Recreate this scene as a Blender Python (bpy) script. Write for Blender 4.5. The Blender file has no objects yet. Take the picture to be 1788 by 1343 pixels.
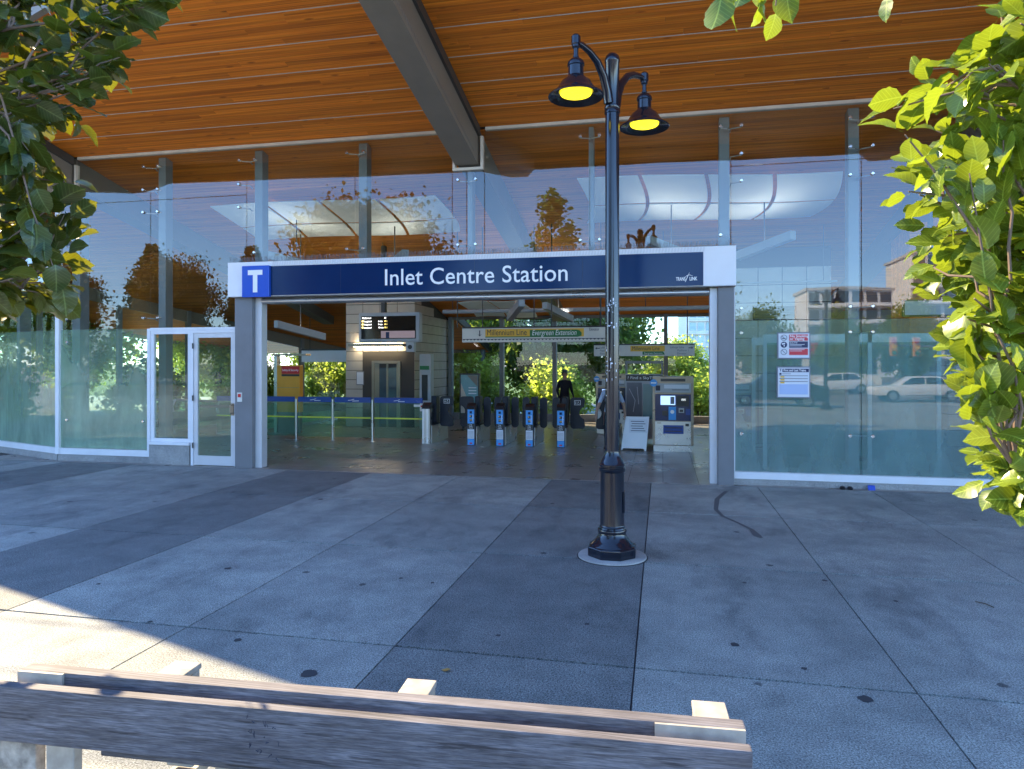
import bpy, bmesh, math, random
from mathutils import Vector, Matrix, Euler
R = math.radians
random.seed(7)
sc = bpy.context.scene
COL = sc.collection

# ------------------------------------------------------------------ camera
FPX, CXP, HYP, EYE, YAW = 1210.0, 894.0, 635.0, 2.05, R(12.2)
SA, CA = math.sin(YAW), math.cos(YAW)
cam = bpy.data.objects.new('camera', bpy.data.cameras.new('camera'))
COL.objects.link(cam)
cam.location = (0, 0, EYE)
cam.rotation_euler = (R(90), 0, YAW)
cam.data.sensor_width = 36.0
cam.data.lens = FPX / 1788.0 * 36.0
cam.data.shift_y = (HYP - 671.5) / 1788.0
cam.data.clip_start = 0.05
cam.data.clip_end = 2000
sc.camera = cam

# ------------------------------------------------------------------ sky, sun, exposure
SUN_EL = R(38)
SHX, SHY = 7.77 / 6.95, -4.34 / 6.95            # shadow shift per metre of height
world = bpy.data.worlds.new('World'); sc.world = world; world.use_nodes = True
wn = world.node_tree.nodes; wl = world.node_tree.links
sky = wn.new('ShaderNodeTexSky'); sky.sky_type = 'NISHITA'; sky.sun_disc = False
sky.sun_elevation = SUN_EL
sky.sun_rotation = math.atan2(-SHX, -SHY)
sky.altitude = 20; sky.air_density = 0.85; sky.dust_density = 0.0; sky.ozone_density = 6.5
wn['Background'].inputs['Strength'].default_value = 0.15
wl.new(sky.outputs[0], wn['Background'].inputs[0])
sun = bpy.data.objects.new('sun', bpy.data.lights.new('sun', 'SUN')); COL.objects.link(sun)
sun.data.energy = 3.5; sun.data.angle = R(0.55); sun.data.color = (1.0, 0.79, 0.50)
sun.rotation_euler = Vector((SHX, SHY, -1)).to_track_quat('-Z', 'Y').to_euler()
vs = sc.view_settings
vs.view_transform = 'Standard'; vs.look = 'None'; vs.exposure = 2.35; vs.gamma = 1.0
vs.use_curve_mapping = False
cy = sc.cycles
cy.max_bounces = 10; cy.diffuse_bounces = 5; cy.glossy_bounces = 5; cy.transmission_bounces = 6
cy.transparent_max_bounces = 40; cy.sample_clamp_indirect = 8.0
cy.use_denoising = True

# ------------------------------------------------------------------ pixel helpers
def ray(px, py):
    u = (px - CXP) / FPX; v = (HYP - py) / FPX
    return Vector((-SA + u * CA, CA + u * SA, v))
def onZ(px, py, z=0.0):
    d = ray(px, py); t = (z - EYE) / d.z
    return Vector((0, 0, EYE)) + d * t
def onY(px, py, Y):
    d = ray(px, py); return Vector((0, 0, EYE)) + d * (Y / d.y)
def atD(px, py, D):
    return Vector((0, 0, EYE)) + ray(px, py) * D
FY = 12.33                                    # facade plane
RZ0, RK = 6.39, 0.215                         # roof plane
def rz(y): return RZ0 + RK * (FY - y)
def onroof(px, py, off=0.0):
    d = ray(px, py); t = (RZ0 - off + RK * FY - EYE) / (d.z + RK * d.y)
    return Vector((0, 0, EYE)) + d * t

# ------------------------------------------------------------------ materials
MATS = {}
def nmat(name):
    m = bpy.data.materials.new(name); m.use_nodes = True
    MATS[name] = m
    return m, m.node_tree.nodes, m.node_tree.links, m.node_tree.nodes['Principled BSDF']
def setp(b, col=None, rough=None, metal=None, spec=None):
    if col is not None: b.inputs['Base Color'].default_value = (*col, 1)
    if rough is not None: b.inputs['Roughness'].default_value = rough
    if metal is not None: b.inputs['Metallic'].default_value = metal
    if spec is not None: b.inputs['Specular IOR Level'].default_value = spec
def pos_map(n, l, scale, coord='pos'):
    mp = n.new('ShaderNodeMapping'); mp.inputs['Scale'].default_value = scale
    if coord == 'pos':
        g = n.new('ShaderNodeNewGeometry'); l.new(g.outputs['Position'], mp.inputs[0])
    else:
        g = n.new('ShaderNodeTexCoord'); l.new(g.outputs['Object'], mp.inputs[0])
    return mp
def noise(n, l, mp, scale=1.0, detail=4, rough=0.55):
    t = n.new('ShaderNodeTexNoise'); t.inputs['Scale'].default_value = scale
    t.inputs['Detail'].default_value = detail; t.inputs['Roughness'].default_value = rough
    l.new(mp.outputs[0], t.inputs['Vector']); return t
def ramp(n, l, src, stops):
    r = n.new('ShaderNodeValToRGB'); e = r.color_ramp.elements
    while len(e) < len(stops): e.new(0.5)
    for k, (p, c) in enumerate(stops):
        e[k].position = p; e[k].color = (*c, 1) if len(c) == 3 else c
    l.new(src, r.inputs[0]); return r
def mixc(n, l, fac, a, b, mode='MIX'):
    m = n.new('ShaderNodeMix'); m.data_type = 'RGBA'; m.blend_type = mode
    for k, v in ((0, fac), (6, a), (7, b)):
        if hasattr(v, 'is_output'): l.new(v, m.inputs[k])
        elif k == 0: m.inputs[0].default_value = v
        else: m.inputs[k].default_value = (*v, 1)
    return m.outputs[2]
def bump(n, l, src, b, strength=0.2, dist=0.01):
    bp = n.new('ShaderNodeBump'); bp.inputs['Strength'].default_value = strength
    bp.inputs['Distance'].default_value = dist
    l.new(src, bp.inputs['Height']); l.new(bp.outputs[0], b.inputs['Normal'])
def plain(name, col, rough=0.5, metal=0.0, spec=0.5, var=0.12, scale=3.0, fine=0.0):
    m, n, l, b = nmat(name); setp(b, col, rough, metal, spec)
    mp = pos_map(n, l, (1, 1, 1)); t = noise(n, l, mp, scale, 5)
    lo = tuple(c * (1 - var) for c in col); hi = tuple(min(1, c * (1 + var)) for c in col)
    r = ramp(n, l, t.outputs[0], [(0.3, lo), (0.7, hi)]); l.new(r.outputs[0], b.inputs['Base Color'])
    rr = ramp(n, l, t.outputs[0], [(0.3, (rough * .85,) * 3), (0.75, (min(1, rough * 1.2),) * 3)])
    l.new(rr.outputs[0], b.inputs['Roughness'])
    if fine:
        t2 = noise(n, l, mp, 120, 2); bump(n, l, t2.outputs[0], b, fine, 0.004)
    return m
def emis(name, col, strength, base=None):
    m, n, l, b = nmat(name); setp(b, base or col, 0.4)
    b.inputs['Emission Color'].default_value = (*col, 1); b.inputs['Emission Strength'].default_value = strength
    return m
def concrete(name, lo, hi, spots=True, agg=0.5, grime=True):
    m, n, l, b = nmat(name); setp(b, hi, 0.78, 0, 0.4)
    mp = pos_map(n, l, (1, 1, 1))
    oi = n.new('ShaderNodeObjectInfo')
    big = noise(n, l, mp, 0.55, 6, 0.62); mid = noise(n, l, mp, 2.6, 6, 0.7); fin = noise(n, l, mp, 95, 3, 0.8)
    sand = noise(n, l, mp, 240, 1, 0.5)
    base = ramp(n, l, big.outputs[0], [(0.35, lo), (0.62, hi)]).outputs[0]
    m2 = ramp(n, l, mid.outputs[0], [(0.32, (.74, .74, .75)), (0.62, (1.08, 1.08, 1.07))]).outputs[0]
    c = mixc(n, l, 0.9, base, m2, 'MULTIPLY')
    f2 = ramp(n, l, fin.outputs[0], [(0.35, (1 - agg,) * 3), (0.65, (1 + agg * .75,) * 3)]).outputs[0]
    c = mixc(n, l, 1.0, c, f2, 'MULTIPLY')
    f3 = ramp(n, l, sand.outputs[0], [(0.62, (1, 1, 1)), (0.72, (1 + agg * 1.2,) * 3)]).outputs[0]
    c = mixc(n, l, 1.0, c, f3, 'MULTIPLY')
    rv = ramp(n, l, oi.outputs['Random'], [(0, (.88, .88, .885)), (1, (1.1, 1.095, 1.08))]).outputs[0]
    c = mixc(n, l, 1.0, c, rv, 'MULTIPLY')
    if spots:   # trodden gum spots and drips
        vo = n.new('ShaderNodeTexVoronoi'); vo.inputs['Scale'].default_value = 1.25
        l.new(mp.outputs[0], vo.inputs['Vector'])
        jit = noise(n, l, mp, 30, 2)
        ad = n.new('ShaderNodeMath'); ad.operation = 'MULTIPLY_ADD'; ad.inputs[1].default_value = 0.05
        l.new(jit.outputs[0], ad.inputs[0]); l.new(vo.outputs['Distance'], ad.inputs[2])
        sp = ramp(n, l, ad.outputs[0], [(0.062, (.30, .30, .32)), (0.078, (1, 1, 1))]).outputs[0]
        c = mixc(n, l, 1.0, c, sp, 'MULTIPLY')
        st = noise(n, l, pos_map(n, l, (1.1, 0.5, 1)), 1.1, 7, 0.7)
        s2 = ramp(n, l, st.outputs[0], [(0.36, (.66, .66, .68)), (0.47, (1, 1, 1)), (0.6, (1, 1, 1)), (0.72, (1.28, 1.27, 1.24))]).outputs[0]
        c = mixc(n, l, 0.85, c, s2, 'MULTIPLY')
    l.new(c, b.inputs['Base Color'])
    bump(n, l, fin.outputs[0], b, 0.28, 0.004)
    return m
def wood(name, dark, mid, lite, axis='x', width=0.132, gloss=0.42, grain=1.0, knots=True, fixed=None):
    m, n, l, b = nmat(name); setp(b, mid, gloss, 0, 0.45)
    sc3 = (0.7 if grain < 2 else 1.6, 60 * grain, 60 * grain if grain > 2 else 42 * grain) if axis == 'x' else (42 * grain, 42 * grain, .7)
    g = n.new('ShaderNodeNewGeometry')
    sx = n.new('ShaderNodeSeparateXYZ'); l.new(g.outputs['Position'], sx.inputs[0])
    dv = n.new('ShaderNodeMath'); dv.operation = 'DIVIDE'; dv.inputs[1].default_value = width
    l.new(sx.outputs['Y'], dv.inputs[0])
    fl = n.new('ShaderNodeMath'); fl.operation = 'FLOOR'; l.new(dv.outputs[0], fl.inputs[0])
    oi = n.new('ShaderNodeObjectInfo')
    cb = n.new('ShaderNodeCombineXYZ'); l.new(fl.outputs[0], cb.inputs[0]); l.new(oi.outputs['Random'], cb.inputs[1])
    wnz = n.new('ShaderNodeTexWhiteNoise'); wnz.noise_dimensions = '3D'; l.new(cb.outputs[0], wnz.inputs['Vector'])
    va = n.new('ShaderNodeVectorMath'); va.operation = 'MULTIPLY_ADD'
    va.inputs[1].default_value = (9, 9, 9); l.new(wnz.outputs['Color'], va.inputs[0]); l.new(g.outputs['Position'], va.inputs[2])
    mp = n.new('ShaderNodeMapping'); mp.inputs['Scale'].default_value = sc3; l.new(va.outputs[0], mp.inputs[0])
    t = noise(n, l, mp, 1.0, 7, 0.62)
    mp2 = n.new('ShaderNodeMapping'); mp2.inputs['Scale'].default_value = tuple(v * .28 for v in sc3); l.new(va.outputs[0], mp2.inputs[0])
    t2 = noise(n, l, mp2, 1.0, 4, 0.6)
    c = ramp(n, l, t.outputs[0], [(0.28, dark), (0.5, mid), (0.74, lite)]).outputs[0]
    c2 = ramp(n, l, t2.outputs[0], [(0.33, (.6, .56, .52)), (0.62, (1.1, 1.1, 1.1))]).outputs[0]
    c = mixc(n, l, 0.85, c, c2, 'MULTIPLY')
    rv = ramp(n, l, wnz.outputs['Value'], [(0, (.82, .78, .74)), (1, (1.12, 1.1, 1.06))]).outputs[0]
    c = mixc(n, l, 1.0, c, rv, 'MULTIPLY')
    if grain > 2:      # weather checks along the grain
        mc = n.new('ShaderNodeMapping'); mc.inputs['Scale'].default_value = (2.2, 62, 62); l.new(va.outputs[0], mc.inputs[0])
        tc = noise(n, l, mc, 1.0, 3, .5)
        ck = ramp(n, l, tc.outputs[0], [(.33, (.42, .4, .4)), (.38, (1, 1, 1))]).outputs[0]
        c = mixc(n, l, .9, c, ck, 'MULTIPLY')
        ms2 = n.new('ShaderNodeMapping'); ms2.inputs['Scale'].default_value = (3, 7, 7); l.new(g.outputs['Position'], ms2.inputs[0])
        tb = noise(n, l, ms2, 1.0, 5, .6)
        c = mixc(n, l, .8, c, ramp(n, l, tb.outputs[0], [(.35, (.62, .6, .62)), (.65, (1.2, 1.2, 1.22))]).outputs[0], 'MULTIPLY')
    if knots:
        mk = n.new('ShaderNodeMapping'); mk.inputs['Scale'].default_value = (2.2, 8, 8) if axis == 'x' else (8, 8, 2.2)
        l.new(va.outputs[0], mk.inputs[0])
        vo = n.new('ShaderNodeTexVoronoi'); vo.inputs['Scale'].default_value = 0.6; l.new(mk.outputs[0], vo.inputs['Vector'])
        kn = ramp(n, l, vo.outputs['Distance'], [(0.05, (.35, .25, .2)), (0.13, (1, 1, 1))]).outputs[0]
        c = mixc(n, l, 0.8, c, kn, 'MULTIPLY')
    l.new(c, b.inputs['Base Color']); bump(n, l, t.outputs[0], b, 0.25, 0.004)
    return m
def glass(name, tint, ior=2.0, haze=None, hazefac=0.0, rough=0.0, grad=None):
    m, n, l, b = nmat(name); n.remove(b)
    out = n['Material Output']
    tr = n.new('ShaderNodeBsdfTransparent'); tr.inputs[0].default_value = (*tint, 1)
    base = tr.outputs[0]
    if haze:
        df = n.new('ShaderNodeBsdfTranslucent'); df.inputs[0].default_value = (*haze, 1)
        dd = n.new('ShaderNodeBsdfDiffuse'); dd.inputs[0].default_value = (*haze, 1)
        mx0 = n.new('ShaderNodeMixShader'); mx0.inputs[0].default_value = 0.45
        l.new(df.outputs[0], mx0.inputs[1]); l.new(dd.outputs[0], mx0.inputs[2])
        mx = n.new('ShaderNodeMixShader'); mx.inputs[0].default_value = hazefac
        mp = pos_map(n, l, (1, 1, .35)); t = noise(n, l, mp, 2.2, 5, .6)
        if grad:      # film and haze heavier towards the sill
            g = n.new('ShaderNodeNewGeometry'); sx = n.new('ShaderNodeSeparateXYZ'); l.new(g.outputs['Position'], sx.inputs[0])
            mr = n.new('ShaderNodeMapRange'); mr.inputs['From Min'].default_value = grad[0]; mr.inputs['From Max'].default_value = grad[1]
            mr.inputs['To Min'].default_value = hazefac * 1.5; mr.inputs['To Max'].default_value = hazefac * .35
            l.new(sx.outputs['Z'], mr.inputs['Value'])
            mu = n.new('ShaderNodeMath'); mu.operation = 'MULTIPLY'
            r = ramp(n, l, t.outputs[0], [(0.3, (.6,) * 3), (0.7, (1.15,) * 3)])
            l.new(mr.outputs[0], mu.inputs[0]); l.new(r.outputs[0], mu.inputs[1]); l.new(mu.outputs[0], mx.inputs[0])
        else:
            r = ramp(n, l, t.outputs[0], [(0.3, (hazefac * .6,) * 3), (0.7, (hazefac * 1.3,) * 3)]); l.new(r.outputs[0], mx.inputs[0])
        l.new(tr.outputs[0], mx.inputs[1]); l.new(mx0.outputs[0], mx.inputs[2]); base = mx.outputs[0]
    gl = n.new('ShaderNodeBsdfGlossy'); gl.inputs['Roughness'].default_value = rough
    mpw = pos_map(n, l, (1, 1, 1)); tw = noise(n, l, mpw, 0.7, 1)
    bp = n.new('ShaderNodeBump'); bp.inputs['Strength'].default_value = 0.06; bp.inputs['Distance'].default_value = 0.05
    l.new(tw.outputs[0], bp.inputs['Height']); l.new(bp.outputs[0], gl.inputs['Normal'])
    fr = n.new('ShaderNodeFresnel'); fr.inputs[0].default_value = ior
    g = n.new('ShaderNodeNewGeometry')
    iv = n.new('ShaderNodeMath'); iv.operation = 'SUBTRACT'; iv.inputs[0].default_value = 1.0; l.new(g.outputs['Backfacing'], iv.inputs[1])
    mu = n.new('ShaderNodeMath'); mu.operation = 'MULTIPLY'; l.new(fr.outputs[0], mu.inputs[0]); l.new(iv.outputs[0], mu.inputs[1])
    ms = n.new('ShaderNodeMixShader'); l.new(mu.outputs[0], ms.inputs[0]); l.new(base, ms.inputs[1]); l.new(gl.outputs[0], ms.inputs[2])
    l.new(ms.outputs[0], out.inputs[0])
    return m
def leafmat(name, lo, hi, trans, tfac=0.45, rough=0.42, spec=0.4):
    m, n, l, b = nmat(name); setp(b, lo, rough, 0, spec)
    oi = n.new('ShaderNodeObjectInfo')
    mp = pos_map(n, l, (1, 1, 1)); t = noise(n, l, mp, 1.1, 3); tf = noise(n, l, mp, 9, 2)
    ad = n.new('ShaderNodeMath'); ad.operation = 'ADD'; l.new(t.outputs[0], ad.inputs[0])
    m3 = n.new('ShaderNodeMath'); m3.operation = 'MULTIPLY_ADD'; m3.inputs[1].default_value = 0.5; m3.inputs[2].default_value = -0.25
    l.new(tf.outputs[0], m3.inputs[0]); l.new(m3.outputs[0], ad.inputs[1])
    ad2 = n.new('ShaderNodeMath'); ad2.operation = 'MULTIPLY_ADD'; ad2.inputs[1].default_value = 0.3; ad2.inputs[2].default_value = -.15
    l.new(oi.outputs['Random'], ad2.inputs[0])
    ad3 = n.new('ShaderNodeMath'); ad3.operation = 'ADD'; l.new(ad.outputs[0], ad3.inputs[0]); l.new(ad2.outputs[0], ad3.inputs[1])
    c = ramp(n, l, ad3.outputs[0], [(0.3, lo), (0.7, hi)]).outputs[0]
    vein = None
    if name in ('leaf_sun', 'leaf_shade'):
        uvn = n.new('ShaderNodeUVMap'); uvn.uv_map = 'leaf_uv'; sp = n.new('ShaderNodeSeparateXYZ'); l.new(uvn.outputs[0], sp.inputs[0])
        ab = n.new('ShaderNodeMath'); ab.operation = 'ABSOLUTE'; l.new(sp.outputs[1], ab.inputs[0])
        mid_ = ramp(n, l, ab.outputs[0], [(.008, (1, 1, 1)), (.028, (0, 0, 0))]).outputs[0]
        k1 = n.new('ShaderNodeMath'); k1.operation = 'MULTIPLY_ADD'; k1.inputs[1].default_value = -.75; l.new(ab.outputs[0], k1.inputs[0]); l.new(sp.outputs[0], k1.inputs[2])
        k2 = n.new('ShaderNodeMath'); k2.operation = 'MULTIPLY'; k2.inputs[1].default_value = 52; l.new(k1.outputs[0], k2.inputs[0])
        k3 = n.new('ShaderNodeMath'); k3.operation = 'SINE'; l.new(k2.outputs[0], k3.inputs[0])
        lat = ramp(n, l, k3.outputs[0], [(.72, (0, 0, 0)), (1, (.55,) * 3)]).outputs[0]
        vein = mixc(n, l, 1.0, mid_, lat, 'ADD')
        c = mixc(n, l, vein, c, tuple(min(1, v * 1.9 + .03) for v in hi))
        bl = noise(n, l, mp, 60, 3); blr = ramp(n, l, bl.outputs[0], [(.66, (1, 1, 1)), (.72, (.8, .55, .3))]).outputs[0]
        c = mixc(n, l, .8, c, blr, 'MULTIPLY')
    l.new(c, b.inputs['Base Color'])
    tl = n.new('ShaderNodeBsdfTranslucent')
    ct = mixc(n, l, 1.0, ramp(n, l, ad3.outputs[0], [(0.3, tuple(v * .7 for v in trans)), (0.7, trans)]).outputs[0], (1, 1, 1), 'MULTIPLY')
    l.new(ct, tl.inputs[0])
    ms = n.new('ShaderNodeMixShader'); ms.inputs[0].default_value = tfac
    l.new(b.outputs[0], ms.inputs[1]); l.new(tl.outputs[0], ms.inputs[2]); l.new(ms.outputs[0], n['Material Output'].inputs[0])
    return m

concrete('slab', (.232, .25, .24), (.35, .372, .352), agg=.8)
concrete('slab_dark', (.163, .178, .178), (.193, .208, .206), agg=.9)
concrete('plinth', (.27, .27, .265), (.36, .355, .34), spots=False, agg=.35)
concrete('asphalt', (.17, .165, .155), (.23, .22, .205), spots=False, agg=.35)
concrete('footing', (.36, .36, .35), (.46, .455, .44), spots=False, agg=.2)
plain('joint', (.045, .045, .05), .9)
wood('soffit', (.50, .115, .006), (.80, .235, .014), (.90, .34, .028), gloss=.62)
wood('bench_wood', (.062, .063, .075), (.15, .152, .178), (.27, .268, .29), grain=4.2, knots=False, gloss=.72, width=.5)
plain('seam', (.62, .56, .48), .5)
plain('beam', (.21, .185, .15), .5, .0, .4, .08)
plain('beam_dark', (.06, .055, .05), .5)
plain('weld', (.17, .155, .14), .5)
plain('steel', (.17, .175, .185), .42, 0.0, .5, .08)
plain('column', (.21, .22, .22), .45, 0, .5, .06)
plain('alu', (.60, .61, .63), .38, .25, .5, .05)
plain('alu_white', (.72, .73, .75), .4, .0, .5, .05)
plain('chrome', (.72, .70, .68), .18, 1.0, .5, .04)
plain('stainless', (.52, .52, .51), .3, .9, .5, .06)
plain('bronze', (.30, .25, .19), .32, .6, .5, .08)
plain('sign_white', (.80, .81, .83), .32, 0, .5, .03)
plain('sign_blue', (.002, .024, .095), .12, 0, .25, .03)
plain('logo_blue', (.008, .075, .50), .22, 0, .5, .03)
plain('text_white', (.88, .88, .88), .35, 0, .4, .01)
plain('black', (.016, .016, .018), .32, 0, .5, .1)
plain('black_matte', (.02, .021, .024), .75, 0, .3, .1)
plain('lamp_paint', (.010, .012, .020), .14, 0, .6, .25)
plain('paddle', (.012, .017, .028), .4, 0, .3, .05)
plain('tile', (.50, .455, .39), .22, 0, .5, .06)
plain('grout', (.06, .055, .05), .9)
plain('grey_paint', (.42, .44, .45), .4, 0, .4, .04)
plain('screen', (.012, .012, .013), .08, 0, .6, .02)
plain('blue_panel', (.015, .06, .27), .25, 0, .5, .05)
plain('blue_dark', (.012, .028, .10), .2, 0, .5, .05)
plain('blue_light', (.06, .33, .75), .35, 0, .4, .05)
plain('gate_front', (.03, .04, .06), .3)
plain('yellow', (.82, .48, .05), .4, 0, .4, .03)
plain('green', (.02, .17, .055), .4, 0, .4, .03)
plain('yellow_green', (.62, .66, .05), .4)
plain('orange', (.72, .32, .03), .4, 0, .4, .05)
plain('red', (.58, .02, .02), .4, 0, .4, .03)
plain('sign_red', (.62, .045, .06), .4, 0, .4, .03)
plain('paper', (.70, .72, .76), .5, 0, .4, .02)
plain('paper_blue', (.42, .52, .74), .5, 0, .4, .02)
plain('cream', (.70, .68, .62), .55, 0, .3, .05)
plain('dark_ink', (.02, .025, .05), .5)
plain('grey_ink', (.18, .19, .22), .5)
plain('cloud_panel', (.86, .87, .84), .6, 0, .3, .02)
plain('booth_panel', (.16, .33, .36), .25, 0, .5, .08)
plain('skin', (.48, .29, .21), .5, 0, .4, .06)
plain('hair', (.02, .015, .012), .6)
plain('shirt', (.45, .55, .70), .8, 0, .2, .08)
plain('trousers', (.02, .02, .028), .8, 0, .2, .1)
plain('jacket', (.022, .023, .03), .8, 0, .2, .1)
plain('bark', (.13, .11, .09), .9, 0, .2, .3, 14, .3)
plain('twig', (.20, .145, .11), .8, 0, .2, .2, 14)
plain('car_white', (.78, .78, .78), .15, 0, .6, .02)
plain('car_black', (.012, .012, .014), .1, 0, .6, .02)
plain('car_red', (.35, .02, .02), .15, 0, .6, .02)
plain('rubber', (.018, .018, .018), .8)
plain('car_glass', (.02, .025, .03), .05, 0, .8, .02)
plain('white_wall', (.84, .84, .83), .7, 0, .3, .05)
plain('tan_wall', (.52, .45, .36), .7, 0, .3, .06)
plain('window_dark', (.05, .08, .11), .08, 0, .8, .1)
plain('tower_glass', (.16, .34, .44), .12, .0, .8, .12, .4)
plain('tower_slab', (.62, .64, .66), .6)
plain('traffic', (.65, .26, .02), .4)
plain('litter_blue', (.02, .07, .45), .5)
plain('dry_leaf', (.42, .24, .06), .7)
plain('white_ink', (.75, .75, .78), .6)
plain('bracket', (.40, .37, .32), .5, .1, .4, .22, 14)
plain('stain', (.10, .10, .105), .8)
plain('rusty', (.34, .31, .27), .6, 0, .3, .55, 16)
plain('grass', (.075, .13, .03), .9, 0, .2, .35, 5)
emis('lamp_lens', (1.0, .78, .02), .62, (.8, .62, .02))
emis('lamp_strip', (1.0, .80, .50), 7.0)
emis('added_glow', (1.0, .95, .86), 4.0)  # glow added to brighten the hall ceiling panels
emis('screen_text', (1.0, .98, .95), 1.0)
emis('screen_yellow', (1.0, .75, .2), .8)
emis('screen_photo', (.30, .22, .24), .12, (.2, .16, .17))
emis('screen_blue', (.35, .55, .95), .35)
glass('pane', (.92, .96, .95), 2.1)
glass('pane_low', (.78, .91, .90), 2.0, (.52, .74, .72), .26, grad=(0.2, 3.6))
glass('pane_film', (.84, .96, .88), 1.6, (.66, .90, .74), .36, grad=(0.2, 3.4))
glass('pane_hazy', (.86, .94, .90), 1.8, (.62, .78, .62), .14, grad=(0.2, 2.4))
glass('pane_back', (.93, .97, .95), 1.5)
glass('pane_barrier', (.72, .92, .84), 1.5, (.45, .70, .60), .10)
glass('pane_teal', (.62, .84, .84), 1.6, (.38, .66, .68), .45)
leafmat('leaf_sun', (.05, .10, .012), (.17, .235, .025), (.36, .47, .025), .38, .30, .55)  # sunlit look of the right tree put into brighter greens
leafmat('leaf_shade', (.016, .042, .009), (.055, .085, .014), (.36, .36, .018), .26, .30, .5)  # shade on the left tree put into darker greens
leafmat('leaf_far', (.075, .145, .025), (.22, .30, .06), (.72, .86, .14), .6, .5)
leafmat('leaf_far_dark', (.035, .08, .02), (.10, .16, .04), (.34, .48, .08), .5, .5)
leafmat('leaf_conifer', (.03, .055, .02), (.08, .10, .03), (.14, .18, .04), .25, .6)
leafmat('leaf_bronze', (.09, .07, .015), (.20, .13, .03), (.45, .28, .05), .4, .5)  # orange of the timber behind the mirrored trees put into the leaf colour
M = MATS

# station floor: honed grey tile
m, n, l, b = nmat('floor_tile'); setp(b, (.26, .24, .22), .3, 0, .5)
mp = pos_map(n, l, (1, 1, 1)); t = noise(n, l, mp, 1.2, 6, .65); tf = noise(n, l, mp, 60, 3)
oi = n.new('ShaderNodeObjectInfo')
c = ramp(n, l, t.outputs[0], [(.3, (.19, .17, .155)), (.7, (.27, .245, .22))]).outputs[0]
c = mixc(n, l, 1.0, c, ramp(n, l, tf.outputs[0], [(.3, (.85,) * 3), (.7, (1.12,) * 3)]).outputs[0], 'MULTIPLY')
c = mixc(n, l, 1.0, c, ramp(n, l, oi.outputs['Random'], [(0, (.9,) * 3), (1, (1.08,) * 3)]).outputs[0], 'MULTIPLY')
l.new(c, b.inputs['Base Color'])
l.new(ramp(n, l, t.outputs[0], [(.3, (.22,) * 3), (.7, (.42,) * 3)]).outputs[0], b.inputs['Roughness'])

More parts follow.
